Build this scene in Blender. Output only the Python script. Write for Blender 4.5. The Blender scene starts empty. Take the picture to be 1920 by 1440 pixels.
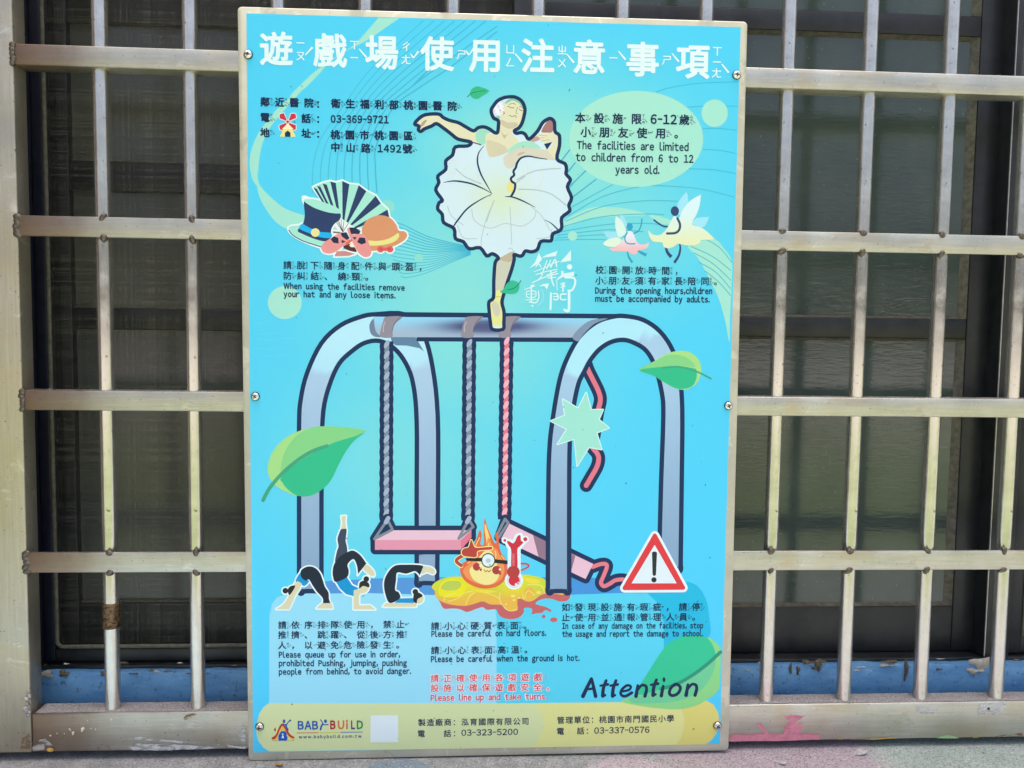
import bpy, bmesh, math, random
import numpy as np
from mathutils import Vector, Matrix
from mathutils.geometry import delaunay_2d_cdt

rnd = random.Random(7)
scene = bpy.context.scene
COL = scene.collection
RAD = math.radians

# ------------------------------------------------------------------ camera
# x right along the wall, y into the wall, z up; grille front face at y = 0 (metres)
CAM = Vector((-0.02696, -0.92991, 0.51258))
YAW, PITCH, ROLL = RAD(3.04008), RAD(-3.57866), RAD(0.74682)
FOC = 1430.0                                   # focal length in pixels of the 1920 px wide photograph
FWD = Vector((math.sin(YAW)*math.cos(PITCH), math.cos(YAW)*math.cos(PITCH), math.sin(PITCH)))
_r = FWD.cross(Vector((0, 0, 1))).normalized(); _u = _r.cross(FWD)
RGT = math.cos(ROLL)*_r + math.sin(ROLL)*_u
UPV = -math.sin(ROLL)*_r + math.cos(ROLL)*_u
cd = bpy.data.cameras.new('camera'); cam = bpy.data.objects.new('camera', cd); COL.objects.link(cam)
M = Matrix((RGT, UPV, -FWD)).transposed().to_4x4(); M.translation = CAM
cam.matrix_world = M
cd.sensor_width = 36; cd.lens = FOC/1920*36; cd.clip_start = 0.01; cd.clip_end = 500
scene.camera = cam

# ------------------------------------------------------------------ sky, sun, exposure
SUN_EL, SUN_AZ = RAD(84), RAD(14)              # high noon sun behind the building; azimuth from straight into the wall
world = bpy.data.worlds.new("World"); scene.world = world; world.use_nodes = True
wn = world.node_tree.nodes; bg = wn['Background']
sky = wn.new('ShaderNodeTexSky'); sky.sky_type = 'NISHITA'; sky.sun_disc = False
sky.sun_elevation = SUN_EL; sky.air_density = 0.85; sky.dust_density = 9.0; sky.ozone_density = 0.35
sky.sun_rotation = SUN_AZ
world.node_tree.links.new(sky.outputs[0], bg.inputs[0]); bg.inputs[1].default_value = 0.15
sd = bpy.data.lights.new('sun', 'SUN'); sd.energy = 3.8; sd.angle = RAD(0.53); sd.color = (1.0, 0.965, 0.91)
sun = bpy.data.objects.new('sun', sd); COL.objects.link(sun)
sdir = Vector((math.sin(SUN_AZ)*math.cos(SUN_EL), math.cos(SUN_AZ)*math.cos(SUN_EL), math.sin(SUN_EL)))
sun.rotation_euler = sdir.to_track_quat('Z', 'Y').to_euler()
sun.location = sdir*5
scene.view_settings.view_transform = 'Standard'; scene.view_settings.look = 'None'
scene.view_settings.exposure = 1.42; scene.view_settings.gamma = 1.0

# ------------------------------------------------------------------ helpers
def at(px, py, Y):
    """point of the plane y = Y seen at a pixel of the 1920x1440 photograph"""
    d = FWD + RGT*((px-960)/FOC) - UPV*((py-720)/FOC)
    return CAM + d*((Y-CAM.y)/d.y)

def X(px, py, Y): return at(px, py, Y).x
def Z(px, py, Y): return at(px, py, Y).z

def tag(o, label=None, cat=None, group=None, kind=None):
    if label: o['label'] = label
    if cat: o['category'] = cat
    if group: o['group'] = group
    if kind: o['kind'] = kind
    return o

def thing(name, label, cat, loc=(0, 0, 0), group=None):
    o = bpy.data.objects.new(name, None); COL.objects.link(o); o.location = loc
    o.empty_display_size = 0.05
    return tag(o, label, cat, group)

def link(name, me, parent=None, loc=(0, 0, 0), mat=None):
    o = bpy.data.objects.new(name, me); COL.objects.link(o); o.location = loc
    if parent: o.parent = parent
    if mat and not me.materials: me.materials.append(mat)
    return o

def bm_obj(name, bm, mat, parent=None, loc=(0, 0, 0), smooth=False):
    me = bpy.data.meshes.new(name); bm.to_mesh(me); bm.free()
    if smooth:
        for p in me.polygons: p.use_smooth = True
    return link(name, me, parent, loc, mat)

def add_box(bm, x0, x1, y0, y1, z0, z1, bev=0.0, seg=2):
    vs = [bm.verts.new((x, y, z)) for x in (x0, x1) for y in (y0, y1) for z in (z0, z1)]
    fs = []
    for q in ((0, 1, 3, 2), (4, 6, 7, 5), (0, 4, 5, 1), (2, 3, 7, 6), (0, 2, 6, 4), (1, 5, 7, 3)):
        fs.append(bm.faces.new([vs[i] for i in q]))
    if bev > 0:
        es = list({e for f in fs for e in f.edges})
        bmesh.ops.bevel(bm, geom=es, offset=bev, segments=seg, affect='EDGES', profile=0.5)

def box(name, x0, x1, y0, y1, z0, z1, mat, parent=None, bev=0.0, seg=2, loc=(0, 0, 0)):
    bm = bmesh.new(); add_box(bm, x0, x1, y0, y1, z0, z1, bev, seg)
    o = bm_obj(name, bm, mat, parent, loc)
    if bev > 0:
        for p in o.data.polygons: p.use_smooth = True
        o.data.set_sharp_from_angle(angle=RAD(50))
    return o

def lathe(bm, prof, axis='y', n=20, c=(0, 0, 0)):
    rings = []
    for r, h in prof:
        ring = []
        for i in range(n):
            a = 2*math.pi*i/n
            if axis == 'z': p = (c[0]+r*math.cos(a), c[1]+r*math.sin(a), c[2]+h)
            else: p = (c[0]+r*math.cos(a), c[1]+h, c[2]+r*math.sin(a))
            ring.append(bm.verts.new(p))
        rings.append(ring)
    for a, b in zip(rings, rings[1:]):
        for i in range(n):
            bm.faces.new((a[i], a[(i+1) % n], b[(i+1) % n], b[i]))
    bm.faces.new(rings[0]); bm.faces.new(rings[-1])
    bmesh.ops.recalc_face_normals(bm, faces=bm.faces)

def lump(bm, c, r, squash=(1, 1, 1), sub=2, rough=0.15, seed=0):
    rr = random.Random(seed)
    res = bmesh.ops.create_icosphere(bm, subdivisions=sub, radius=1.0)
    for v in res['verts']:
        k = r*(1+rr.uniform(-rough, rough))
        v.co = Vector((c[0]+v.co.x*k*squash[0], c[1]+v.co.y*k*squash[1], c[2]+v.co.z*k*squash[2]))

# ------------------------------------------------------------------ materials
def srgb(c):
    out = []
    for v in c:
        v /= 255.0
        out.append(v/12.92 if v <= 0.04045 else ((v+0.055)/1.055)**2.4)
    return out

class NT:
    def __init__(s, name):
        s.m = bpy.data.materials.new(name); s.m.use_nodes = True
        s.t = s.m.node_tree; s.n = s.t.nodes; s.b = s.n['Principled BSDF']
        s.tc = s.n.new('ShaderNodeTexCoord')
    def l(s, a, b): s.t.links.new(a, b)
    def mapping(s, scale, loc=(0, 0, 0), rot=(0, 0, 0), src='Object'):
        m = s.n.new('ShaderNodeMapping'); m.inputs['Scale'].default_value = scale
        m.inputs['Location'].default_value = loc; m.inputs['Rotation'].default_value = rot
        s.l(s.tc.outputs[src], m.inputs[0]); return m.outputs[0]
    def noise(s, vec, scale, detail=4, rough=0.6, dist=0.0):
        n = s.n.new('ShaderNodeTexNoise'); n.inputs['Scale'].default_value = scale
        n.inputs['Detail'].default_value = detail; n.inputs['Roughness'].default_value = rough
        n.inputs['Distortion'].default_value = dist
        s.l(vec, n.inputs['Vector']); return n.outputs[0]
    def ramp(s, fac, stops, const=False):
        r = s.n.new('ShaderNodeValToRGB'); e = r.color_ramp.elements
        if const: r.color_ramp.interpolation = 'CONSTANT'
        while len(e) < len(stops): e.new(0.5)
        for el, (p, c) in zip(e, stops):
            el.position = p; el.color = (c[0], c[1], c[2], 1) if hasattr(c, '__len__') else (c, c, c, 1)
        s.l(fac, r.inputs[0]); return r.outputs[0]
    def mix(s, fac, a, b, mode='MIX'):
        m = s.n.new('ShaderNodeMix'); m.data_type = 'RGBA'; m.blend_type = mode
        for sock, v in ((m.inputs[0], fac), (m.inputs[6], a), (m.inputs[7], b)):
            if isinstance(v, (int, float)): sock.default_value = v
            elif isinstance(v, (tuple, list)): sock.default_value = (v[0], v[1], v[2], 1)
            else: s.l(v, sock)
        return m.outputs[2]
    def math(s, op, a, b=0.0, c=0.0):
        m = s.n.new('ShaderNodeMath'); m.operation = op
        for sock, v in zip(m.inputs, (a, b, c)):
            if isinstance(v, (int, float)): sock.default_value = v
            else: s.l(v, sock)
        return m.outputs[0]
    def xyz(s, vec):
        x = s.n.new('ShaderNodeSeparateXYZ'); s.l(vec, x.inputs[0]); return x.outputs
    def bump(s, h, strength=0.3, dist=0.001):
        b = s.n.new('ShaderNodeBump'); b.inputs['Strength'].default_value = strength
        b.inputs['Distance'].default_value = dist; s.l(h, b.inputs['Height'])
        s.l(b.outputs[0], s.b.inputs['Normal'])
    def set(s, color=None, rough=None, metal=None, spec=None):
        for k, v in (('Base Color', color), ('Roughness', rough), ('Metallic', metal), ('Specular IOR Level', spec)):
            if v is None: continue
            if isinstance(v, (int, float)): s.b.inputs[k].default_value = v
            elif isinstance(v, (tuple, list)): s.b.inputs[k].default_value = (v[0], v[1], v[2], 1)
            else: s.l(v, s.b.inputs[k])
        return s.m

def mat_steel_flat(name, c1, c2, metal=0.75, axis='x', seed=0.0):
    """brushed, weathered stainless steel: streaks along one axis, blotches, specks"""
    t = NT(name)
    sc = {'x': (1.5, 40, 40), 'z': (40, 40, 1.5)}[axis]
    st = t.noise(t.mapping(sc, (seed, seed, seed)), 9, 5, 0.65)
    bl = t.noise(t.mapping((1, 1, 1), (seed+3, 0, 0)), 14, 5, 0.6, 0.4)
    sp = t.noise(t.mapping((1, 1, 1), (seed, 2, 0)), 260, 2, 0.5)
    c = t.mix(t.ramp(bl, [(0.35, 0.0), (0.68, 1.0)]), c1, c2)
    c = t.mix(t.ramp(st, [(0.3, 0.45), (0.7, 0.0)]), c, tuple(v*0.62 for v in c1))
    c = t.mix(t.ramp(sp, [(0.66, 0.0), (0.72, 0.75)]), c, (0.10, 0.085, 0.06))
    tan = t.noise(t.mapping((1.0, 1, 2.0), (seed+8, 3, 1)), 7, 4, 0.6, 0.5)
    c = t.mix(t.ramp(tan, [(0.50, 0.0), (0.66, 0.55)]), c, (0.46, 0.385, 0.25))
    pale = t.noise(t.mapping((0.6, 1, 1.4), (seed+1, 9, 4)), 22, 6, 0.7, 0.8)
    c = t.mix(t.ramp(pale, [(0.60, 0.0), (0.68, 0.45)]), c, (0.74, 0.73, 0.68))
    c = t.mix(t.ramp(pale, [(0.30, 0.4), (0.37, 0.0)]), c, (0.27, 0.235, 0.17))
    if axis == 'x':                            # heat tint left by welding at the post end
        hx = t.math('ADD', t.xyz(t.tc.outputs['Object'])[0], t.math('MULTIPLY_ADD', bl, 0.05, -0.025))
        c = t.mix(t.ramp(hx, [(0.0, 0.9), (0.03, 0.8), (0.12, 0.0)]), c, (0.21, 0.135, 0.09))
    t.bump(st, 0.12, 0.0006)
    return t.set(c, t.ramp(bl, [(0.3, 0.34), (0.75, 0.52)]), metal)

M_RAIL = mat_steel_flat('weathered_steel_rail', (0.46, 0.455, 0.395), (0.61, 0.61, 0.55), 0.78, 'x')
M_POST = mat_steel_flat('weathered_steel_post', (0.42, 0.385, 0.305), (0.50, 0.465, 0.38), 0.82, 'z', 5.0)

def mat_tube():
    t = NT('polished_steel_tube')
    st = t.noise(t.mapping((120, 120, 2)), 6, 4, 0.6)
    bl = t.noise(t.mapping((1, 1, 1)), 60, 4, 0.65)
    sp = t.noise(t.mapping((1, 1, 1), (4, 1, 0)), 300, 2, 0.5)
    c = t.mix(t.ramp(bl, [(0.35, 0.0), (0.7, 1.0)]), (0.49, 0.48, 0.445), (0.62, 0.615, 0.575))
    c = t.mix(t.ramp(st, [(0.3, 0.4), (0.6, 0.0)]), c, (0.42, 0.38, 0.34))
    c = t.mix(t.ramp(sp, [(0.67, 0.0), (0.73, 0.8)]), c, (0.10, 0.08, 0.06))
    t.bump(st, 0.1, 0.0004)
    return t.set(c, t.ramp(bl, [(0.3, 0.14), (0.75, 0.26)]), 0.82)
M_TUBE = mat_tube()

def mat_noise(name, c1, c2, scale, rough=0.7, metal=0.0, spec=0.5, bump=0.3, dist=0.001, lo=0.35, hi=0.65, det=5):
    t = NT(name); n = t.noise(t.mapping((1, 1, 1)), scale, det, 0.65)
    c = t.mix(t.ramp(n, [(lo, 0.0), (hi, 1.0)]), c1, c2)
    if bump: t.bump(n, bump, dist)
    return t.set(c, rough, metal, spec)

M_WELD = mat_noise('burnt_weld', (0.045, 0.038, 0.032), (0.20, 0.17, 0.14), 220, 0.45, 0.7, 0.5, 0.6, 0.001)
M_SLEEVE = mat_noise('rusty_wrap', (0.03, 0.018, 0.010), (0.30, 0.19, 0.10), 190, 0.28, 0.7, 0.5, 1.0, 0.0025)
M_FRAME = mat_noise('dark_window_frame', (0.006, 0.008, 0.010), (0.016, 0.019, 0.021), 45, 0.42, 0.0, 0.5, 0.08, 0.0004)
M_FRAME2 = mat_noise('blue_black_frame', (0.006, 0.008, 0.018), (0.014, 0.016, 0.028), 60, 0.42, 0.0, 0.4, 0.05, 0.0004)
M_BEAD = mat_noise('dusty_glazing_bead', (0.06, 0.058, 0.045), (0.13, 0.125, 0.09), 130, 0.6, 0.0, 0.4, 0.2, 0.0005)
M_SCREW = mat_noise('zinc_screw', (0.62, 0.60, 0.57), (0.8, 0.79, 0.76), 400, 0.24, 1.0, 0.5, 0.1, 0.0003)
M_SCREW_DARK = mat_noise('screw_dark', (0.02, 0.018, 0.016), (0.05, 0.045, 0.04), 500, 0.6, 0.3, 0.3, 0.0)

def mat_glass():
    t = NT('rippled_dark_glass')
    rp = t.noise(t.mapping((14, 14, 60)), 3.2, 4, 0.55, 0.6)
    fn = t.noise(t.mapping((60, 60, 240)), 2.0, 2, 0.5)
    h = t.math('ADD', t.math('MULTIPLY', rp, 1.0), t.math('MULTIPLY', fn, 0.25))
    d = t.noise(t.mapping((1, 1, 1)), 9, 4, 0.6)
    c = t.mix(t.ramp(d, [(0.3, 0.0), (0.7, 1.0)]), (0.038, 0.056, 0.049), (0.060, 0.082, 0.071))
    sp = t.noise(t.mapping((1, 1, 1)), 330, 2, 0.5)
    c = t.mix(t.ramp(sp, [(0.72, 0.0), (0.76, 0.5)]), c, (0.3, 0.3, 0.27))
    t.bump(h, 0.22, 0.0012)
    return t.set(c, 0.13, 0.0, 0.62)
M_GLASS = mat_glass()
def mat_glass2():
    t = NT('dusty_glass')
    d = t.noise(t.mapping((1, 1, 1)), 7, 4, 0.6)
    c = t.mix(t.ramp(d, [(0.3, 0.0), (0.7, 1.0)]), (0.066, 0.072, 0.060), (0.094, 0.10, 0.084))
    return t.set(c, 0.22, 0.0, 0.6)
M_GLASS2 = mat_glass2()

def mat_mesh():
    """woven insect screen: thin light threads, open holes between them"""
    t = NT('insect_screen_mesh')
    o = t.xyz(t.tc.outputs['Object'])
    wob = t.noise(t.mapping((3, 3, 3)), 4, 2, 0.5)
    k = 2*math.pi/0.0018
    def thread(comp, other, ph):
        v = t.math('MULTIPLY', t.math('ADD', comp, t.math('MULTIPLY', wob, 0.0015)), k)
        s_ = t.math('MULTIPLY_ADD', t.math('SINE', v), 0.5, 0.5)
        idx = t.math('FLOOR', t.math('DIVIDE', v, 2*math.pi))
        w = t.n.new('ShaderNodeTexWhiteNoise'); w.noise_dimensions = '1D'; t.l(idx, w.inputs['W'])
        return t.math('POWER', s_, 2.0), w.outputs[0]
    a, wa = thread(o[0], o[2], 0); b, wb = thread(o[2], o[0], 1)
    m = t.math('MAXIMUM', a, b)
    wmix = t.math('MULTIPLY', t.math('ADD', wa, wb), 0.5)
    alpha = t.math('MULTIPLY', m, t.math('MULTIPLY_ADD', wmix, 0.5, 0.22))
    dirt = t.noise(t.mapping((1, 1, 1)), 11, 5, 0.65)
    c = t.mix(t.ramp(wmix, [(0.45, 0.0), (0.95, 1.0)]), (0.036, 0.034, 0.026), (0.15, 0.142, 0.108))
    c = t.mix(t.ramp(dirt, [(0.4, 0.0), (0.75, 0.3)]), c, (0.12, 0.115, 0.09))
    t.l(alpha, t.b.inputs['Alpha'])
    return t.set(c, 0.75, 0.0, 0.2)
M_MESH = mat_mesh()

def mat_blue():
    t = NT('blue_sill_paint')
    n = t.noise(t.mapping((1, 1, 3)), 16, 6, 0.65)
    c = t.mix(t.ramp(n, [(0.3, 0.0), (0.7, 1.0)]), (0.043, 0.165, 0.36), (0.13, 0.31, 0.53))
    f = t.noise(t.mapping((1, 1, 1), (3, 0, 0)), 110, 4, 0.7)
    c = t.mix(t.ramp(f, [(0.58, 0.0), (0.66, 0.75)]), c, (0.035, 0.06, 0.09))
    g = t.noise(t.mapping((1, 1, 1), (9, 0, 0)), 190, 3, 0.6)
    c = t.mix(t.ramp(g, [(0.66, 0.0), (0.70, 0.7)]), c, (0.34, 0.40, 0.46))
    t.bump(n, 0.35, 0.002)
    return t.set(c, 0.55, 0.0, 0.4)
M_BLUE = mat_blue()

def mat_ground():
    t = NT('painted_concrete')
    P = t.tc.outputs['Object']; o = t.xyz(P)
    n = t.noise(t.mapping((1, 1, 1)), 30, 6, 0.7)
    f = t.noise(t.mapping((1, 1, 1)), 420, 3, 0.7)
    c = t.mix(t.ramp(n, [(0.3, 0.0), (0.7, 1.0)]), (0.17, 0.18, 0.185), (0.32, 0.33, 0.335))
    # worn painted spots of an old playground pattern: pink, pale violet, mint, slate blue
    def spot(cx, cy, rx, ry, col, amt, c):
        dx = t.math('DIVIDE', t.math('SUBTRACT', o[0], cx), rx); dy = t.math('DIVIDE', t.math('SUBTRACT', o[1], cy), ry)
        d = t.math('SQRT', t.math('ADD', t.math('MULTIPLY', dx, dx), t.math('MULTIPLY', dy, dy)))
        d = t.math('ADD', d, t.math('MULTIPLY_ADD', n, 0.7, -0.35))
        return t.mix(t.math('MULTIPLY', t.ramp(d, [(0.82, 1.0), (1.0, 0.0)]), amt), c, col)
    c = spot(0.36, -0.06, 0.17, 0.16, (0.34, 0.27, 0.31), 0.7, c)
    c = spot(0.62, -0.03, 0.15, 0.12, (0.26, 0.34, 0.31), 0.7, c)
    c = spot(-0.11, -0.055, 0.055, 0.05, (0.14, 0.21, 0.27), 0.8, c)
    c = spot(0.17, -0.055, 0.06, 0.05, (0.42, 0.33, 0.38), 0.7, c)
    c = spot(-0.55, -0.3, 0.3, 0.2, (0.25, 0.36, 0.42), 0.7, c)
    c = spot(0.1, -0.75, 0.3, 0.3, (0.45, 0.40, 0.24), 0.7, c)
    c = t.mix(t.ramp(f, [(0.36, 0.75), (0.5, 0.0)]), c, (0.09, 0.088, 0.085))
    c = t.mix(t.ramp(f, [(0.64, 0.0), (0.70, 0.9)]), c, (0.62, 0.61, 0.60))
    # lawn beyond the paved strip
    far = t.math('MULTIPLY', o[1], -1.0)
    far = t.math('ADD', far, t.math('MULTIPLY', n, 0.4))
    gn = t.noise(t.mapping((1, 1, 1)), 3.0, 5, 0.7)
    grass = t.mix(gn, (0.095, 0.135, 0.05), (0.20, 0.225, 0.10))
    c = t.mix(t.ramp(t.math('MULTIPLY', far, 0.1), [(0.075, 0.0), (0.09, 1.0)]), c, grass)
    c = t.mix(t.ramp(t.math('MULTIPLY', far, 0.1), [(0.31, 0.0), (0.34, 1.0)]), c, t.mix(gn, (0.28, 0.255, 0.235), (0.36, 0.33, 0.305)))
    t.bump(f, 0.6, 0.0015)
    return t.set(c, 0.85, 0.0, 0.3)
M_GROUND = mat_ground()

def mat_board():
    t = NT('beige_board')
    n = t.noise(t.mapping((1, 1, 1)), 13, 5, 0.6, 0.6)
    s_ = t.noise(t.mapping((1, 1, 1), (2, 7, 1)), 42, 4, 0.6, 1.2)
    c = t.mix(t.ramp(n, [(0.35, 0.0), (0.65, 1.0)]), (0.40, 0.385, 0.30), (0.49, 0.48, 0.385))
    c = t.mix(t.ramp(s_, [(0.58, 0.0), (0.66, 0.55)]), c, (0.62, 0.59, 0.47))
    c = t.mix(t.ramp(s_, [(0.30, 0.5), (0.36, 0.0)]), c, (0.28, 0.26, 0.19))
    return t.set(c, 0.48, 0.0, 0.4)
M_BOARD = mat_board()

def mat_ink():
    t = NT('print_ink')
    a = t.n.new('ShaderNodeAttribute'); a.attribute_name = 'ink'
    sp = t.noise(t.mapping((1, 1, 1)), 150, 2, 0.4)
    c = t.mix(t.ramp(sp, [(0.755, 0.0), (0.77, 0.7)]), a.outputs[0], (0.05, 0.06, 0.06))
    gr = t.noise(t.mapping((1, 1, 1)), 5, 4, 0.6)
    rg = t.ramp(gr, [(0.3, 0.38), (0.7, 0.46)])
    return t.set(c, rg, 0.0, 0.18)
M_INK = mat_ink()

# ------------------------------------------------------------------ ground and wall
GZ = -0.0128
bm = bmesh.new()
for i in range(2): pass
gx = [-60, -3, -0.9, 0.9, 3, 60]; gy = [-120, -6, -0.6, 0.0, 0.058]
gv = [[bm.verts.new((x, y, GZ)) for x in gx] for y in gy]
for j in range(len(gy)-1):
    for i in range(len(gx)-1):
        bm.faces.new((gv[j][i], gv[j][i+1], gv[j+1][i+1], gv[j+1][i]))
tag(bm_obj('ground', bm, M_GROUND), kind='structure')

YW = 0.060                                    # face of the blue painted sill wall
zs0 = Z(600, 1259, YW); zs1 = Z(600, 1246, YW+0.016)
wall = thing('sill_wall', 'blue painted masonry sill with chipped edge running below the windows', 'wall', (0, YW, GZ))
bm = bmesh.new()
nx = 90; xs = [-0.95+2.3*i/nx for i in range(nx+1)]
prof = [(0.0, 0.0), (0.0, 0.5), (0.0, 1.0), (0.004, 1.03), (0.016, 1.0), (0.05, 1.0)]
rows = []
for i, x in enumerate(xs):
    w1 = 0.0012*math.sin(i*1.7)+rnd.uniform(-0.0012, 0.0012); r = []
    for k, (dy, f) in enumerate(prof):
        h = (zs0-GZ)*f if k < 3 else ((zs0-GZ)+0.002 if k == 3 else zs1-GZ)
        if k in (2, 3): h += w1
        r.append(bm.verts.new((x, dy+(rnd.uniform(-0.0008, 0.0008) if k in (1, 2, 3) else 0), h)))
    rows.append(r)
for a, b in zip(rows, rows[1:]):
    for k in range(len(prof)-1): bm.faces.new((a[k], b[k], b[k+1], a[k+1]))
bm_obj('painted_sill', bm, M_BLUE, wall, smooth=True)
M_MUD = mat_noise('dried_mud', (0.07, 0.06, 0.045), (0.17, 0.15, 0.115), 300, 0.9, 0, 0.2, 0.8, 0.002)
M_CHIP = mat_noise('bare_plaster', (0.34, 0.31, 0.26), (0.55, 0.52, 0.45), 160, 0.85, 0, 0.2, 0.5, 0.001)
def blob_on_wall(name, px, py, rx, rz, mat, seed, up=1.0):
    rr = random.Random(seed); c = at(px, py, YW)
    bm = bmesh.new(); n = 14; ring = []
    ph = rr.uniform(0, 6)
    for i in range(n):
        a = 2*math.pi*i/n; k = 1+0.28*math.sin(3*a+ph)+rr.uniform(-.2, .2)
        ring.append(bm.verts.new((c.x+rx*k*math.cos(a), -0.0009, c.z-GZ+rz*k*math.sin(a))))
    inner = [bm.verts.new((c.x+(v.co.x-c.x)*.55, -0.0009-0.0022*up, c.z-GZ+(v.co.z-c.z+GZ)*.55)) for v in ring]
    for i in range(n): bm.faces.new((ring[i], ring[(i+1) % n], inner[(i+1) % n], inner[i]))
    bm.faces.new(inner)
    bmesh.ops.recalc_face_normals(bm, faces=bm.faces)
    return bm_obj(name, bm, mat, wall, smooth=True)
for k, (px, py, rx, rz) in enumerate(((1482, 1252, .002, .008), (1496, 1256, .0025, .006), (1534, 1246, .005, .009), (1698, 1254, .003, .015), (1515, 1241, .009, .003), (1540, 1240, .008, .002), (1668, 1240, .012, .0025), (120, 1262, .007, .005))):
    blob_on_wall('mud_patch', px, py, rx, rz, M_MUD, k)
for k, (px, py, rx, rz) in enumerate(((1838, 1243, .014, .008), (1826, 1258, .012, .004), (1865, 1240, .007, .004), (1425, 1243, .003, .003), (88, 1263, .008, .005), (1660, 1247, .010, .002))):
    blob_on_wall('chipped_paint', px, py, rx, rz, M_CHIP, 20+k, .6)

# the rest of the wall: its height over the window keeps the noon sun off the grille
M_WALL = mat_noise('grey_cement_render', (0.26, 0.26, 0.25), (0.36, 0.355, 0.34), 20, 0.9, 0, 0.2, 0.4, 0.002)
WH = 1.55
box('upper_wall', -6, 6, 0.0, .30, 1.14-GZ, WH, M_WALL, wall)
box('side_wall', -6, -.96, 0.0005, .30, 0, 1.1395-GZ, M_WALL, wall)
box('side_wall', 1.36, 6, 0.0005, .30, 0, 1.1395-GZ, M_WALL, wall)
M_PIER = mat_noise('red_brown_tile', (0.10, 0.045, 0.035), (0.16, 0.075, 0.055), 30, 0.6, 0, 0.4, 0.2, 0.001)
box('unseen_pier', -1.30, -.97, -.48, -.0005, .0005, WH, M_PIER, wall, .004)  # unseen pier, added so the bars mirror a dark reddish left edge
box('rear_wall', -.959, 1.359, .112, .30, 0, 1.1395-GZ, M_WALL, wall)
for k in range(26):
    px = rnd.choice((rnd.uniform(85, 450), rnd.uniform(1370, 1915)))
    blob_on_wall('mud_patch', px, rnd.choice((1243, 1258, 1260))+rnd.uniform(-3, 3)-(px-600)*.006, rnd.uniform(.0015, .008), rnd.uniform(.0006, .0018), M_MUD if k % 3 else M_CHIP, 60+k, .4)
# ------------------------------------------------------------------ windows
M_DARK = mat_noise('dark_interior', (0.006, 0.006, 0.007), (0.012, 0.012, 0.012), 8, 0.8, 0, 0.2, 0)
ZT = 1.138                                      # tops, just above the picture
wf = thing('window_frame', 'blue-black aluminium outer window frame and track around the sashes', 'window frame', (0, 0.075, zs1))
Y0 = 0.078
def wbox(name, x0, x1, y0, y1, z0, z1, mat, par, bev=0.0012):
    L = par.location
    return box(name, x0-L.x, x1-L.x, y0-L.y, y1-L.y, z0-L.z, z1-L.z, mat, par, bev, 2)
xl0 = X(40, 700, Y0)-0.12; xl1 = X(68, 700, Y0)
zt0 = Z(600, 1240, Y0); zt1 = Z(600, 1246, Y0)
wbox('jamb', xl0, xl1, Y0-.010, .15, zs1, ZT, M_FRAME2, wf)
wbox('bottom_track', xl1+.0005, 1.2, Y0-.004, .150, zs1-.004, zt0, M_FRAME, wf)
wbox('track_rib', xl1+.001, 1.2, Y0-.009, Y0-.0045, zs1, zs1+.0045, M_FRAME, wf, .0006)
xm0 = X(1852, 700, Y0); xm1 = X(1882, 700, Y0)
wbox('mullion', xm0+.006, xm1+.02, .066, .15, zt0+.001, ZT, M_FRAME, wf)
M_LINE = mat_noise('worn_aluminium_edge', (0.35, 0.35, 0.33), (0.5, 0.5, 0.47), 90, 0.4, 0.6, 0.5, 0)
wbox('edge_strip', xm0+.0064, xm0+.0076, .0648, .0662, zt0+.004, ZT, M_LINE, wf, 0)
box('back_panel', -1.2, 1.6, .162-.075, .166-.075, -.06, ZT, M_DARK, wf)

# left insect screen
sc = thing('insect_screen', 'dusty woven insect screen in a dark aluminium frame left of the notice board', 'window screen', (X(80, 700, Y0), Y0, zt0))
xs0 = xl1+.001; xg0 = X(90, 700, Y0); xm_0 = X(98, 700, Y0)
xr1 = X(962, 30, Y0); xr0 = X(955, 30, Y0)
zb0 = Z(600, 1236, Y0); zb1 = Z(600, 1209, Y0)
L = sc.location
wbox('stile', xs0, xg0, Y0, Y0+.02, zt0+.002, ZT, M_FRAME2, sc)
wbox('bottom_rail', xg0+.0005, xr1, Y0+.001, Y0+.02, zt0+.002, zb1-.004, M_FRAME, sc)
wbox('stile', xr0+.006, xr1+.024, Y0+.0005, Y0+.022, zt0+.002, ZT, M_FRAME, sc)
# spline bead holding the mesh: left run, rounded corner, bottom run
bm = bmesh.new(); path = [(xg0+.003, ZT)]
cr = .008
for i in range(9):
    a = math.pi+math.pi/2*i/8; path.append((xg0+.003+cr+cr*math.cos(a), zb1+cr+cr*math.sin(a)))
path.append((xr0+.003, zb1))
prev = None
for i, (x, z) in enumerate(path):
    a = path[max(0, i-1)]; b = path[min(len(path)-1, i+1)]
    tx, tz = b[0]-a[0], b[1]-a[1]; l_ = math.hypot(tx, tz); nx_, nz_ = -tz/l_, tx/l_
    ring = [bm.verts.new((x-L.x+nx_*.0028*math.cos(q), .0005-.0022*math.sin(q), z-L.z+nz_*.0028*math.cos(q))) for q in [math.pi*j/5 for j in range(6)]]
    if prev:
        for j in range(5): bm.faces.new((prev[j], prev[j+1], ring[j+1], ring[j]))
    prev = ring
bmesh.ops.recalc_face_normals(bm, faces=bm.faces)
bm_obj('spline_bead', bm, M_BEAD, sc, smooth=True)
bm = bmesh.new()
vs = [bm.verts.new(p) for p in ((xg0+.002-L.x, .0045, zb1-.001-L.z), (xr0+.007-L.x, .0045, zb1-.001-L.z), (xr0+.007-L.x, .0045, ZT-L.z), (xg0+.002-L.x, .0045, ZT-L.z))]
bm.faces.new(vs); bm_obj('mesh', bm, M_MESH, sc)

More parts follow.
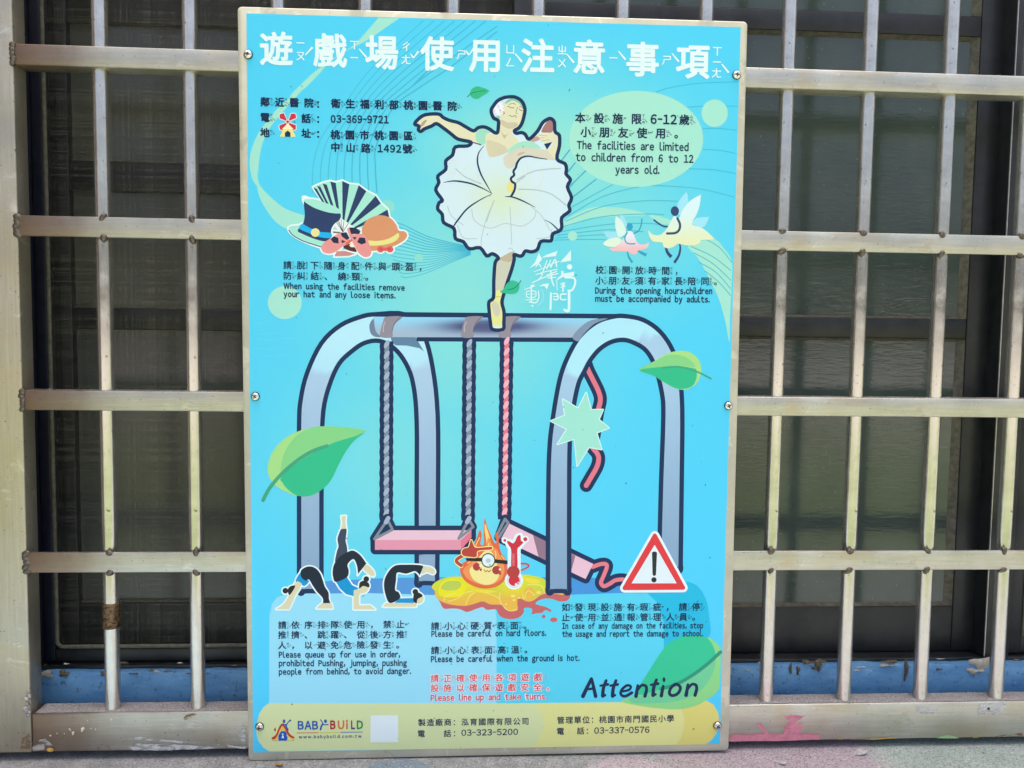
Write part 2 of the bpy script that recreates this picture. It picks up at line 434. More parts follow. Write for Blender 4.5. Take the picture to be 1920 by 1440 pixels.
# sash behind the screen
Y1 = 0.106
s1 = thing('sliding_window', 'dark sash with dusty grey panes seen through the insect screen', 'window', (X(120, 700, Y1), Y1, zt0+.001))
xa0, xa1 = X(96, 700, Y1)-.01, X(138, 700, Y1)
rl = [(Z(300, 45, Y1), ZT), (Z(300, 360, Y1), Z(300, 304, Y1)), (Z(300, 619, Y1), Z(300, 579, Y1)), (zt0+.001, Z(300, 1131, Y1))]
xb = xr1+.02
wbox('stile', xa0, xa1, Y1, Y1+.02, zt0+.001, ZT, M_FRAME, s1)
for a, b in rl: wbox('rail', xa1+.0005, xb, Y1+.0005, Y1+.02, a, b, M_FRAME, s1)
for a, b in ((rl[1][1], rl[0][0]), (rl[2][1], rl[1][0]), (rl[3][1], rl[2][0])):
    wbox('pane', xa1+.0005, xb, Y1+.009, Y1+.012, a+.0002, b-.0002, M_GLASS2, s1, 0)
    wbox('glazing_bead', xa1+.001, xb, Y1+.003, Y1+.0085, a+.0003, a+.0022, M_BEAD, s1, 0)

# right sash
Y2 = 0.090
s2 = thing('sliding_window', 'dark aluminium sash with rippled grey-green panes right of the notice board', 'window', (X(1600, 700, Y2), Y2, zt0+.001))
xc0, xc1 = X(962, 30, Y2)+.003, X(1003, 30, Y2)
xd0, xd1 = X(1824, 400, Y2), X(1872, 400, Y2)
rr_ = [(Z(1600, 60, Y2), Z(1600, 22, Y2)), (Z(1600, 633, Y2), Z(1600, 596, Y2)), (zt0+.001, Z(1600, 1138, Y2))]
wbox('stile', xc0, xc1, Y2, Y2+.02, zt0+.001, ZT, M_FRAME, s2)
wbox('stile', xd0, xd1, Y2, Y2+.02, zt0+.001, ZT, M_FRAME, s2)
for a, b in rr_: wbox('rail', xc1+.0003, xd0-.0003, Y2+.0007, Y2+.02, a, b, M_FRAME, s2)
pz = [(rr_[0][1], ZT), (rr_[1][1], rr_[0][0]), (rr_[2][1], rr_[1][0])]
for a, b in pz:
    p = wbox('pane', xc1+.0005, xd0-.0005, Y2+.010, Y2+.013, a+.0002, b-.0002, M_GLASS, s2, 0)
    # sloping glazing beads: right, top, bottom
    bm = bmesh.new(); Lb = s2.location
    def quad(p0, p1, p2, p3):
        bm.faces.new([bm.verts.new(Vector(q)-Lb) for q in (p0, p1, p2, p3)])
    yo, yi = Y2+.002, Y2+.0098
    xo, xi = xd0-.0004, xd0-.009
    quad((xo, yo, a+.0005), (xo, yo, b-.0005), (xi, yi, b-.004), (xi, yi, a+.004))
    quad((xc1+.0006, yo, b-.0004), (xo, yo, b-.0004), (xi, yi, b-.004), (xc1+.0006, yi, b-.004))
    quad((xc1+.0006, yo, a+.0004), (xo, yo, a+.0004), (xi, yi, a+.0035), (xc1+.0006, yi, a+.0035))
    bmesh.ops.recalc_face_normals(bm, faces=bm.faces)
    bm_obj('glazing_bead', bm, M_BEAD, s2)

# edge of the next screen at the right
Y3 = 0.078
s3 = thing('insect_screen', 'second insect screen, only its dark frame showing at the far right edge', 'window screen', (X(1905, 1150, Y3), Y3, zt0))
xe0 = xm1+.021; xe1 = X(1912, 1150, Y3)+.004
wbox('stile', xe0, xe1, Y3, Y3+.02, zt0+.002, ZT, M_FRAME, s3)
wbox('bottom_rail', xe1+.0005, xe1+.3, Y3+.001, Y3+.02, zt0+.002, zb1+.004, M_FRAME, s3)
wbox('spline_bead', xe1+.0002, xe1+.004, Y3-.0015, Y3+.003, zb1+.004, ZT, M_BEAD, s3, .001)
Lq = s3.location; bm = bmesh.new()
bm.faces.new([bm.verts.new((x-Lq.x, .006, z-Lq.z)) for x, z in ((xe1, zb1), (xe1+.3, zb1), (xe1+.3, ZT), (xe1, ZT))])
bm_obj('mesh', bm, M_MESH, s3)

# ------------------------------------------------------------------ security grille
xp = at(40, 700, 0).x                          # right front edge of the left post
gr = thing('window_grille', 'weathered stainless steel security grille of rails and round bars', 'window grille', (0, 0, -0.0025))
GL = gr.location
rails_z = [(0.84203, 0.02412), (0.64612, 0.02369), (0.44148, 0.0239), (0.24611, 0.02463), (0.04596, 0.04812)]
XR = 1.25
box('post', xp-.075, xp, 0, .027, 0, ZT, M_POST, gr, .0022, 3)
rail_objs = []
for k, (zt, h) in enumerate(rails_z):
    d = (.025, .0045, .025, .0045, .028)[k]
    y0 = (0, -.001, 0, -.001, .0006)[k]
    ro = box('rail', 0, XR-xp-.0005, 0, d, -h, 0, M_RAIL, gr, (.0016, .0008, .0016, .0008, .002)[k], 2, (xp+.0005-GL.x, y0, zt-GL.z))
    rail_objs.append(ro)
bmb = bmesh.new()
lathe(bmb, [(.0088, 0), (.0088, ZT-.03)], 'z', 28)
bar_me = None
YB = 0.0135
bar_x = [-0.46675+0.10309*i for i in range(0, 13)]
for i, x in enumerate(bar_x):
    if bar_me is None:
        o = bm_obj('bar', bmb, M_TUBE, gr, (x, YB, .044-GL.z), smooth=True); bar_me = o.data
        bar_me.set_sharp_from_angle(angle=RAD(40)); bar0 = o
    else:
        o = bar0.copy(); COL.objects.link(o); o.location = (x+rnd.uniform(-.0006, .0006), YB, .044-GL.z); o.parent = gr
# weld beads where bars meet the flat rails, rails meet the post
bm = bmesh.new(); lump(bm, (0, 0, 0), .0052, (1.0, .75, .9), 2, .09, 3)
wm = bm_obj('weld_bead', bm, M_WELD, gr, (0, -1, 0), smooth=True); first = True
def weld(x, y, z, s=(1, 1, 1), rot=0.0):
    global first
    if first: o = wm; first = False
    else: o = wm.copy(); COL.objects.link(o); o.parent = gr
    o.location = (x-GL.x, y, z-GL.z); o.scale = s; o.rotation_euler = (0, rot, 0)
for k in (1, 3):
    zt, h = rails_z[k]
    for x in bar_x:
        if -0.29 < x < 0.25: continue
        x = x-(YB-.001)*(x-CAM.x)/(YB-CAM.y)
        weld(x+rnd.uniform(-.0007, .0007), .0006, zt-.0005, (rnd.uniform(.9, 1.15), 1, rnd.uniform(.75, 1.0)), rnd.uniform(0, 3))
        weld(x+rnd.uniform(-.0007, .0007), .0006, zt-h-.0005, (rnd.uniform(.9, 1.15), 1, rnd.uniform(.75, 1.0)), rnd.uniform(0, 3))
for k, (zt, h) in enumerate(rails_z[:4]):
    n = 5
    for j in range(n):
        weld(xp+rnd.uniform(-.001, .001), -.0002, zt-h*(j+.3)/(n-.4), (rnd.uniform(.8, 1.0)*(1.1 if k in (1, 3) else .7), .55, .85), rnd.uniform(0, 3))
# wrapped repair sleeve on the first bar
zs_a, zs_b = Z(207, 1183, 0), Z(207, 1136, 0)
bm = bmesh.new(); n = 26; m_ = 18; rows = []
for j in range(m_+1):
    z = zs_a+(zs_b-zs_a)*j/m_
    rows.append([bm.verts.new(((.0098+.0007*math.sin(j*2.2+i*.4)+rnd.uniform(-.0005, .0005))*math.cos(2*math.pi*i/n), (.0098+.0007*math.sin(j*2.2+i*.4)+rnd.uniform(-.0005, .0005))*math.sin(2*math.pi*i/n), z-GL.z)) for i in range(n)])
for a, b in zip(rows, rows[1:]):
    for i in range(n): bm.faces.new((a[i], a[(i+1) % n], b[(i+1) % n], b[i]))
bm.faces.new(rows[0][::-1]); bm.faces.new(rows[-1])
bm_obj('repair_sleeve', bm, M_SLEEVE, gr, (bar_x[0], YB, 0), smooth=True)

# paint smears and marks on the bottom rail (thin patches lying on its front face)
def paint_mat(name, c, rough=0.6, wear=0.0):
    m = mat_noise(name, tuple(v*.8 for v in c), tuple(min(1, v*1.15) for v in c), 90, rough, 0, .4, .3, .0006)
    if wear:
        t = NT.__new__(NT); t.m = m; t.t = m.node_tree; t.n = t.t.nodes; t.b = t.n['Principled BSDF']; t.tc = t.n.new('ShaderNodeTexCoord')
        n = t.noise(t.mapping((.45, 1, 1.3)), 130, 6, .75, .5)
        t.l(t.ramp(n, [(wear-.06, 0.0), (wear+.05, 1.0)]), t.b.inputs['Alpha'])
    return m
P_PINK = paint_mat('pink_paint', (0.56, 0.21, 0.27), .6, .34); P_WHITE = paint_mat('white_paint', (0.50, 0.51, 0.51), .6, .47)
P_YEL = paint_mat('yellow_paint', (0.60, 0.36, 0.08)); P_GRN = paint_mat('green_paint', (0.30, 0.46, 0.22)); P_BLK = paint_mat('drill_hole', (0.01, .01, .01))
P_CREAM = paint_mat('cream_paint', (0.78, 0.72, 0.50)); P_RUST = paint_mat('rust_stain', (0.20, 0.12, 0.06), .8, .52)
P_PATCH = paint_mat('pale_filler', (0.48, 0.48, 0.46), .6, .44); P_GREY = paint_mat('grey_cement', (0.38, 0.36, 0.34), .8, .45)
lvl = [0]
def smear(name, pts, mat, lift=.0003, rail=4, parent=None):
    ro = rail_objs[rail]; par = parent or ro
    W0 = GL + ro.location if parent is None else GL
    lvl[0] += 1; y = -lift-.00003*(lvl[0] % 7)
    bm = bmesh.new(); vs = []
    for px, py in pts:
        w = at(px, py, y); vs.append(bm.verts.new((w.x-W0.x, y, w.z-W0.z)))
    f = bm.faces.new(vs); bmesh.ops.recalc_face_normals(bm, faces=bm.faces)
    if f.normal.y > 0: f.normal_flip()
    bmesh.ops.triangulate(bm, faces=bm.faces)
    return bm_obj(name, bm, mat, par)
def ragged(pts, amp, seed, sub=5):
    rr = random.Random(seed); out = []
    for i in range(len(pts)):
        a = pts[i]; b = pts[(i+1) % len(pts)]
        for k in range(sub):
            t = k/sub; out.append((a[0]+(b[0]-a[0])*t+rr.uniform(-amp, amp)*.6, a[1]+(b[1]-a[1])*t+rr.uniform(-amp, amp)))
    return out
def zz(pts, x0, y0, s): return [(x0+x*s, y0+y*s) for x, y in pts]
R8 = (1360, 1020, .291667); R4 = (0, 1080, .25)
smear('pink_smear', ragged(zz([(25, 1228), (250, 1222), (420, 1225), (600, 1222), (612, 1258), (400, 1266), (25, 1272)], *R8), .7, 1), P_PINK)
smear('pink_smear', ragged(zz([(378, 1238), (380, 1175), (400, 1150), (470, 1158), (500, 1150), (490, 1200), (470, 1238)], *R8), .5, 2, 3), P_PINK)
smear('pink_smear', ragged(zz([(380, 1106), (450, 1102), (512, 1110), (470, 1135), (430, 1162)], *R8), .5, 3, 3), P_PINK)
smear('pink_smear', ragged(zz([(200, 1160), (225, 1152), (275, 1215), (285, 1226), (262, 1226)], *R8), .4, 4, 3), P_PINK)
smear('yellow_smear', ragged(zz([(725, 1260), (740, 1248), (757, 1258)], *R8), .3, 5, 3), P_YEL)
smear('yellow_smear', ragged(zz([(785, 1258), (900, 1256), (1000, 1250), (1060, 1244), (1100, 1240), (1080, 1250), (960, 1259)], *R8), .35, 6, 3), P_YEL)
smear('green_smear', ragged(zz([(1358, 1250), (1390, 1236), (1440, 1226), (1500, 1244), (1500, 1252)], *R8), .3, 7, 3), P_GRN)
smear('yellow_smear', ragged(zz([(1592, 1248), (1612, 1234), (1630, 1246)], *R8), .3, 8, 3), P_YEL)
smear('white_patch', ragged(zz([(1625, 1100), (1640, 1030), (1700, 1022), (1790, 1020), (1812, 1030), (1790, 1070), (1740, 1106), (1680, 1090)], *R8), 1.2, 9, 5), P_PATCH)
h_ = (1695, 1060); smear('drill_hole', zz([(h_[0]+9*math.cos(a*.6283), h_[1]+9*math.sin(a*.6283)) for a in range(10)], *R8), P_BLK, .0006)
smear('white_patch', ragged(zz([(1225, 1040), (1290, 1050), (1375, 1060), (1340, 1090), (1280, 1100), (1235, 1080)], *R8), 1.4, 10, 5), P_PATCH)
smear('rust_stain', ragged(zz([(1700, 1246), (1790, 1228), (1915, 1218), (1915, 1234), (1800, 1240)], *R8), .6, 11, 4), P_RUST)
smear('white_smear', ragged(zz([(955, 1262), (1010, 1256), (1200, 1262), (1380, 1268), (1560, 1282), (1640, 1262), (1660, 1282), (1560, 1300), (1300, 1306), (1000, 1312), (975, 1295)], *R4), .8, 12, 5), P_WHITE)
smear('white_smear', ragged(zz([(1005, 1212), (1040, 1208), (1200, 1225), (1380, 1238), (1500, 1256), (1380, 1256), (1150, 1238), (1010, 1228)], *R4), .8, 13, 4), P_WHITE)
smear('white_smear', ragged(zz([(1810, 1120), (1825, 1110), (1842, 1180), (1840, 1258), (1800, 1230), (1775, 1180), (1805, 1200)], *R4), .6, 14, 3), P_WHITE)
smear('white_smear', ragged(zz([(1700, 1266), (1760, 1276), (1845, 1280), (1840, 1300), (1720, 1290)], *R4), .6, 15, 3), P_WHITE)
smear('rust_stain', ragged(zz([(1370, 1075), (1390, 1045), (1460, 1030), (1480, 1038), (1440, 1062), (1390, 1082)], *R4), .5, 16, 3), P_RUST)
for k, (x, y, r) in enumerate(((833, 1079, 8), (520, 1150, 8), (618, 1148, 14), (612, 1165, 8), (548, 1175, 11), (375, 1198, 7), (425, 1183, 5), (480, 1185, 5), (715, 1152, 6), (680, 1145, 5), (545, 1190, 6), (655, 1086, 4), (878, 1070, 4), (528, 1162, 5))):
    rr = random.Random(k); smear('paint_speck', zz([(x+r*rr.uniform(.6, 1.2)*math.cos(a*.785), y+r*rr.uniform(.6, 1.3)*math.sin(a*.785)) for a in range(8)], *R4), P_CREAM)
smear('cement_smear', ragged(zz([(290, 1230), (340, 1222), (372, 1252), (398, 1272), (340, 1272), (330, 1300), (245, 1312), (240, 1280), (300, 1262)], *R4), .8, 17, 3), P_GREY)
smear('yellow_smear', zz([(375+26*math.cos(a*.5), 1305+16*math.sin(a*.5)) for a in range(13)], *R4), P_YEL, .0005)
smear('rust_stain', ragged(zz([(150, 1300), (165, 1220), (215, 1180), (236, 1240), (225, 1300)], *R4), 1.0, 18, 4), P_RUST, .0004, parent=gr)
bm = bmesh.new()
for k in range(9):
    c = at(52+rnd.uniform(-3, 4), 1300+k*5, 0); lump(bm, (c.x-GL.x, -.001, c.z-GL.z), rnd.uniform(.002, .0042), (.9, .5, 1.2), 1, .3, k)
bm_obj('cement_lump', bm, P_GREY, gr, smooth=True)
# dirt lying on the top faces of the rails
M_DUST = mat_noise('settled_dust', (0.15, 0.14, 0.14), (0.42, 0.40, 0.39), 700, 0.95, 0, .2, .8, .001)
def dust(k, n, rmax, seed):
    rr = random.Random(seed); ro = rail_objs[k]; bm = bmesh.new()
    d = (.025, .0045, .025, .0045, .028)[k]
    if k == 4:
        x0, x1, y0, y1 = .004, XR-xp-.01, .0022, d-.002
        nn = 160; a = None
        for i in range(nn+1):
            x = x0+(x1-x0)*i/nn; b = [bm.verts.new((x, y0+(y1-y0)*q/3+rr.uniform(-.0004, .0004), .0004+rr.uniform(0, .0007)*(1 if q in (1, 2) else .3))) for q in range(4)]
            if a:
                for q in range(3): bm.faces.new((a[q], b[q], b[q+1], a[q+1]))
            a = b
    for i in range(n):
        x = rr.uniform(.002, XR-xp-.3); y = rr.uniform(.001, d-.001); r = rr.uniform(.0003, rmax)*(1.6 if rr.random() > .96 else 1)
        res = bmesh.ops.create_icosphere(bm, subdivisions=0 if False else 1, radius=r)
        for v in res['verts']: v.co = Vector((x+v.co.x*rr.uniform(.7, 1.4), y+v.co.y, v.co.z*.7+r*.3))
    tag(bm_obj('dust', bm, M_DUST, ro), kind='stuff')
dust(4, 900, .0011, 1); dust(2, 700, .0009, 2); dust(0, 260, .0006, 3)

# ------------------------------------------------------------------ notice board
BW, BH, BRX, BRZ, BROT = .6, .9012, .0012, .43986, .00555
YF = -0.0080                                   # front face of the board
nb = thing('notice_board', 'large blue playground safety notice board with swing and dancer artwork screwed to the grille', 'notice board', (BRX, YF, BRZ-BH/2))
cb, sb = math.cos(BROT), math.sin(BROT)
NL = nb.location
def flat(px, py, y):
    """pixel traced from the photograph -> point on the board, in the board's own frame"""
    w = at(px, py, y); return Vector((w.x-NL.x, y-NL.y, w.z-NL.z))
# board with rounded corners
bm = bmesh.new(); rc = .005; ring = []
for cx, cz, a0 in ((BW/2-rc, BH-rc, 0), (-BW/2+rc, BH-rc, 90), (-BW/2+rc, rc, 180), (BW/2-rc, rc, 270)):
    for j in range(6):
        a = RAD(a0+90*j/5); ring.append((cx+rc*math.cos(a), cz+rc*math.sin(a)))
def brow(y, ins):
    out = []
    for x, z in ring:
        s_ = Vector((x, z-BH/2)); s_ = s_ - Vector((math.copysign(ins, s_.x), math.copysign(ins, s_.y)))
        out.append(bm.verts.new((s_.x*cb-s_.y*sb, y, s_.x*sb+s_.y*cb+BH/2)))
    return out
rws = [brow(.0068, 0), brow(.0012, 0), brow(.0004, .0003), brow(0, .0011)]
nr = len(ring)
for a, b in zip(rws, rws[1:]):
    for i in range(nr): bm.faces.new((a[i], a[(i+1) % nr], b[(i+1) % nr], b[i]))
bm.faces.new(rws[0]); bm.faces.new(rws[-1]); bmesh.ops.recalc_face_normals(bm, faces=bm.faces)
bo = bm_obj('board', bm, M_BOARD, nb, smooth=True); bo.data.set_sharp_from_angle(angle=RAD(60))

ALB = 0.92
def ink(c):
    return [min(.9, v*ALB) for v in srgb(c)]
def lerp(a, b, t): return tuple(x+(y-x)*t for x, y in zip(a, b))
NAVY = (26, 52, 92)

def smooth_pts(pts, closed, n=5):
    out = []; N = len(pts)
    rng = range(N) if closed else range(N-1)
    for i in rng:
        p0 = pts[(i-1) % N] if closed or i > 0 else pts[0]
        p1 = pts[i]; p2 = pts[(i+1) % N]
        p3 = pts[(i+2) % N] if closed or i+2 < N else pts[-1]
        for k in range(n):
            t = k/n
            out.append(tuple(.5*((2*p1[d])+(-p0[d]+p2[d])*t+(2*p0[d]-5*p1[d]+4*p2[d]-p3[d])*t*t+(-p0[d]+3*p1[d]-3*p2[d]+p3[d])*t**3) for d in (0, 1)))
    if not closed: out.append(tuple(pts[-1]))
    return out

class Art:
    """a flat print: coloured shapes are merged into one planar mesh, later shapes cover earlier ones"""
    def __init__(s, name, level, label=None):
        s.name, s.level, s.label = name, level, label
        s.polys = []; s.cols = []; s.extra = []; s.z = (0, 0, 1)
    def frame(s, x0, y0, w): s.z = (x0, y0, w/1920.0); return s
    def P(s, pts): x0, y0, k = s.z; return [(x0+x*k, y0+y*k) for x, y in pts]
    def raw(s, col, pts):
        q = [pts[0]]
        for p in pts[1:]:
            if math.hypot(p[0]-q[-1][0], p[1]-q[-1][1]) > 1e-3: q.append(p)
        if len(q) > 2 and math.hypot(q[0][0]-q[-1][0], q[0][1]-q[-1][1]) < 1e-3: q.pop()
        if len(q) > 2: s.polys.append(q); s.cols.append(col)
    def fill(s, col, pts, sm=True, edge=None, ew=0, n=5):
        q = s.P(pts)
        if sm: q = smooth_pts(q, True, n)
        if edge: s._stroke(edge, q+[q[0]], ew, cap=True)
        s.raw(col, q)
    def grid(s, x0, y0, x1, y1, st):
        x = x0
        while x <= x1:
            y = y0
            while y <= y1: s.extra.append((x+rnd.uniform(-.2, .2), y+rnd.uniform(-.2, .2))); y += st
            x += st
    def _stroke(s, col, q, w, cap=True, taper=None):
        n = len(q)
        if n < 2: return
        ws = [w/2*(taper(i/(n-1)) if taper else 1) for i in range(n)]
        closed = math.hypot(q[0][0]-q[-1][0], q[0][1]-q[-1][1]) < .01
        dirs = []
        for a, b in zip(q, q[1:]):
            d = math.hypot(b[0]-a[0], b[1]-a[1]) or 1e-9; dirs.append(((b[0]-a[0])/d, (b[1]-a[1])/d))
        offs = []; discs = []
        for i in range(n):
            d1 = dirs[i-1] if i > 0 else (dirs[-1] if closed else dirs[0]); d2 = dirs[i] if i < n-1 else (dirs[0] if closed else dirs[-1])
            tx, ty = d1[0]+d2[0], d1[1]+d2[1]; l_ = math.hypot(tx, ty)
            cosang = d1[0]*d2[0]+d1[1]*d2[1]
            if l_ < .3 or cosang < .80:
                offs.append(None); discs.append(i)
            else:
                nx_, ny_ = -ty/l_, tx/l_; c = nx_*-d2[1]+ny_*d2[0]
                offs.append((nx_*ws[i]/c, ny_*ws[i]/c))
        for i in range(n-1):
            a, b = q[i], q[i+1]; d = dirs[i]
            oa = offs[i] or (-d[1]*ws[i], d[0]*ws[i]); ob = offs[i+1] or (-d[1]*ws[i+1], d[0]*ws[i+1])
            s.raw(col, [(a[0]+oa[0], a[1]+oa[1]), (b[0]+ob[0], b[1]+ob[1]), (b[0]-ob[0], b[1]-ob[1]), (a[0]-oa[0], a[1]-oa[1])])
        if cap and not closed: discs += [0, n-1]
        for i in set(discs):
            if ws[i] > .25:
                m_ = 8 if ws[i] < 3 else 14
                s.raw(col, [(q[i][0]+ws[i]*math.cos(2*math.pi*j/m_), q[i][1]+ws[i]*math.sin(2*math.pi*j/m_)) for j in range(m_)])
    def stroke(s, col, pts, w, sm=True, cap=True, taper=None, n=5, closed=False):
        q = s.P(pts)
        if sm: q = smooth_pts(q, closed, n)
        if closed: q = q+[q[0]]
        s._stroke(col, q, w, cap, taper)
    def disc(s, col, cx, cy, rx, ry=None, n=24, edge=None, ew=0):
        ry = ry or rx
        q = s.P([(cx+rx*math.cos(2*math.pi*j/n), cy+ry*math.sin(2*math.pi*j/n)) for j in range(n)])
        if edge: s._stroke(edge, q+[q[0]], ew)
        s.raw(col, q)
    def tris(s):
        VV = []; FF = []
        for p in s.polys:
            q = [(x, -y) for x, y in p]
            if sum(q[i-1][0]*q[i][1]-q[i][0]*q[i-1][1] for i in range(len(q))) < 0: q = q[::-1]
            n0 = len(VV); VV.extend(Vector(v) for v in q); FF.append(list(range(n0, n0+len(q))))
        NP = len(VV)
        VV.extend(Vector((x, -y)) for x, y in s.extra)
        r = delaunay_2d_cdt(VV, [], FF, 0, 1e-3, False)
        R = np.array([tuple(v) for v in r[0]]); T = np.array([list(f) for f in r[2]])
        C = R[T].mean(1); top = np.full(len(T), -1)
        for j, f in enumerate(FF):
            Pl = np.array([tuple(VV[k]) for k in f]); mn = Pl.min(0); mx = Pl.max(0)
            k = np.where((C[:, 0] >= mn[0]) & (C[:, 0] <= mx[0]) & (C[:, 1] >= mn[1]) & (C[:, 1] <= mx[1]))[0]
            if not len(k): continue
            top[k[inside(Pl, C[k])]] = j
        return R, T, top
    def build(s, parent=None):
        R, T, top = s.tris()
        keep = np.where(top >= 0)[0]
        y = YF-.0002-.00003*s.level
        used = np.unique(T[keep]); remap = {int(v): i for i, v in enumerate(used)}
        vs = [flat(R[v][0], -R[v][1], y) for v in used]
        fs = []; cols = []; cache = {}
        for t in keep:
            tri = [int(v) for v in T[t]]
            a, b, c = R[tri[0]], R[tri[1]], R[tri[2]]
            if abs((b[0]-a[0])*(c[1]-a[1])-(c[0]-a[0])*(b[1]-a[1])) < 1e-7: continue
            fs.append([remap[v] for v in tri]); col = s.cols[top[t]]
            if callable(col):
                for v in tri: cols.append(ink(col(R[v][0], -R[v][1]))+[1])
            else:
                if col not in cache: cache[col] = ink(col)+[1]
                cols += [cache[col]]*3
        return print_mesh(s.name, vs, fs, cols, parent or nb, s.label)

def inside(P, C):
    x = C[:, 0]; y = C[:, 1]; c = np.zeros(len(C), bool)
    for q in range(len(P)):
        a = P[q-1]; b = P[q]
        if a[1] != b[1]: c ^= ((a[1] > y) != (b[1] > y)) & (x < (b[0]-a[0])*(y-a[1])/(b[1]-a[1])+a[0])
    return c

def print_mesh(name, vs, fs, cols, parent, label=None):
    me = bpy.data.meshes.new(name); me.from_pydata(vs, [], fs)
    at_ = me.color_attributes.new('ink', 'FLOAT_COLOR', 'CORNER')
    at_.data.foreach_set('color', np.array(cols, dtype=np.float32).ravel())
    me.materials.append(M_INK); me.update()
    o = link(name, me, parent)
    if label: o['label'] = label
    return o

# ---- lettering
ZH = dict(p.split('=') for p in '''遊=ㄧㄡˊ 戲=ㄒㄧˋ 場=ㄔㄤˇ 使=ㄕˇ 用=ㄩㄥˋ 注=ㄓㄨˋ 意=ㄧˋ 事=ㄕˋ 項=ㄒㄧㄤˋ 鄰=ㄌㄧㄣˊ 近=ㄐㄧㄣˋ 醫=ㄧ 院=ㄩㄢˋ 衛=ㄨㄟˋ 生=ㄕㄥ 福=ㄈㄨˊ 利=ㄌㄧˋ 部=ㄅㄨˋ 桃=ㄊㄠˊ 園=ㄩㄢˊ 電=ㄉㄧㄢˋ 話=ㄏㄨㄚˋ 地=ㄉㄧˋ 址=ㄓˇ 市=ㄕˋ 區=ㄑㄩ 中=ㄓㄨㄥ 山=ㄕㄢ 路=ㄌㄨˋ 號=ㄏㄠˋ 本=ㄅㄣˇ 設=ㄕㄜˋ 施=ㄕ 限=ㄒㄧㄢˋ 歲=ㄙㄨㄟˋ 小=ㄒㄧㄠˇ 朋=ㄆㄥˊ 友=ㄧㄡˇ 請=ㄑㄧㄥˇ 脫=ㄊㄨㄛ 下=ㄒㄧㄚˋ 隨=ㄙㄨㄟˊ 身=ㄕㄣ 配=ㄆㄟˋ 件=ㄐㄧㄢˋ 與=ㄩˇ 頭=ㄊㄡˊ 盔=ㄎㄨㄟ 防=ㄈㄤˊ 糾=ㄐㄧㄡ 結=ㄐㄧㄝˊ 繞=ㄖㄠˋ 頸=ㄐㄧㄥˇ 校=ㄒㄧㄠˋ 開=ㄎㄞ 放=ㄈㄤˋ 時=ㄕˊ 間=ㄐㄧㄢ 須=ㄒㄩ 有=ㄧㄡˇ 家=ㄐㄧㄚ 長=ㄓㄤˇ 陪=ㄆㄟˊ 同=ㄊㄨㄥˊ 依=ㄧ 序=ㄒㄩˋ 排=ㄆㄞˊ 隊=ㄉㄨㄟˋ 禁=ㄐㄧㄣˋ 止=ㄓˇ 推=ㄊㄨㄟ 擠=ㄐㄧˇ 跳=ㄊㄧㄠˋ 躍=ㄩㄝˋ 從=ㄘㄨㄥˊ 後=ㄏㄡˋ 方=ㄈㄤ 人=ㄖㄣˊ 以=ㄧˇ 避=ㄅㄧˋ 免=ㄇㄧㄢˇ 危=ㄨㄟˊ 險=ㄒㄧㄢˇ 發=ㄈㄚ 心=ㄒㄧㄣ 硬=ㄧㄥˋ 質=ㄓˊ 表=ㄅㄧㄠˇ 面=ㄇㄧㄢˋ 高=ㄍㄠ 溫=ㄨㄣ 正=ㄓㄥˋ 確=ㄑㄩㄝˋ 各=ㄍㄜˋ 保=ㄅㄠˇ 安=ㄢ 全=ㄑㄩㄢˊ 如=ㄖㄨˊ 現=ㄒㄧㄢˋ 瑕=ㄒㄧㄚˊ 疵=ㄘ 停=ㄊㄧㄥˊ 並=ㄅㄧㄥˋ 通=ㄊㄨㄥ 報=ㄅㄠˋ 管=ㄍㄨㄢˇ 理=ㄌㄧˇ 員=ㄩㄢˊ'''.split())
TONES = 'ˊˇˋ'
_raw = {}; _gl = {}
def raw_glyph(ch):
    if ch in _raw: return _raw[ch]
    c = bpy.data.curves.new('glyph', 'FONT'); c.body = ch; c.size = 1; c.fill_mode = 'FRONT'; c.resolution_u = 2
    me = bpy.data.objects.new('glyph', c); gscene.collection.objects.link(me)
    gvl.update(); dg = gvl.depsgraph; 
    ms = bpy.data.meshes.new_from_object(me.evaluated_get(dg))
    V = [(v.co.x, v.co.y) for v in ms.vertices]; F = [list(p.vertices) for p in ms.polygons]
    bpy.data.objects.remove(me); bpy.data.curves.remove(c); bpy.data.meshes.remove(ms)
    _raw[ch] = (V, F); return _raw[ch]
gscene = bpy.data.scenes.new('type_setting'); gvl = gscene.view_layers[0]
def glyph(ch, b):
    key = (ch, round(b, 3))
    if key in _gl: return _gl[key]
    V, F = raw_glyph(ch)
    if b <= 0 or not F: _gl[key] = (V, F); return V, F
    cnt = {}
    for f in F:
        for i in range(len(f)):
            k = tuple(sorted((f[i], f[i-1]))); cnt[k] = cnt.get(k, 0)+1
    bd = [k for k, n in cnt.items() if n == 1]
    A = Art('g', 0)
    for f in F: A.raw(0, [(V[i][0]*100, -V[i][1]*100) for i in f])
    B = b*100
    for i, j in bd:
        x0, y0 = V[i][0]*100, -V[i][1]*100; x1, y1 = V[j][0]*100, -V[j][1]*100; L_ = math.hypot(x1-x0, y1-y0)
        if L_ < 1e-4: continue
        nx_, ny_ = -(y1-y0)/L_*B, (x1-x0)/L_*B
        A.raw(0, [(x0+nx_, y0+ny_), (x0-nx_, y0-ny_), (x1-nx_, y1-ny_), (x1+nx_, y1+ny_)])
    for i in set(sum(bd, ())):
        x, y = V[i][0]*100, -V[i][1]*100
        A.raw(0, [(x+B*math.cos(t*math.pi/3+.3), y+B*math.sin(t*math.pi/3+.3)) for t in range(6)])
    R, T, top = A.tris()
    _gl[key] = ([(p[0]/100, p[1]/100) for p in R], [list(map(int, t)) for t in T[top >= 0]])
    return _gl[key]

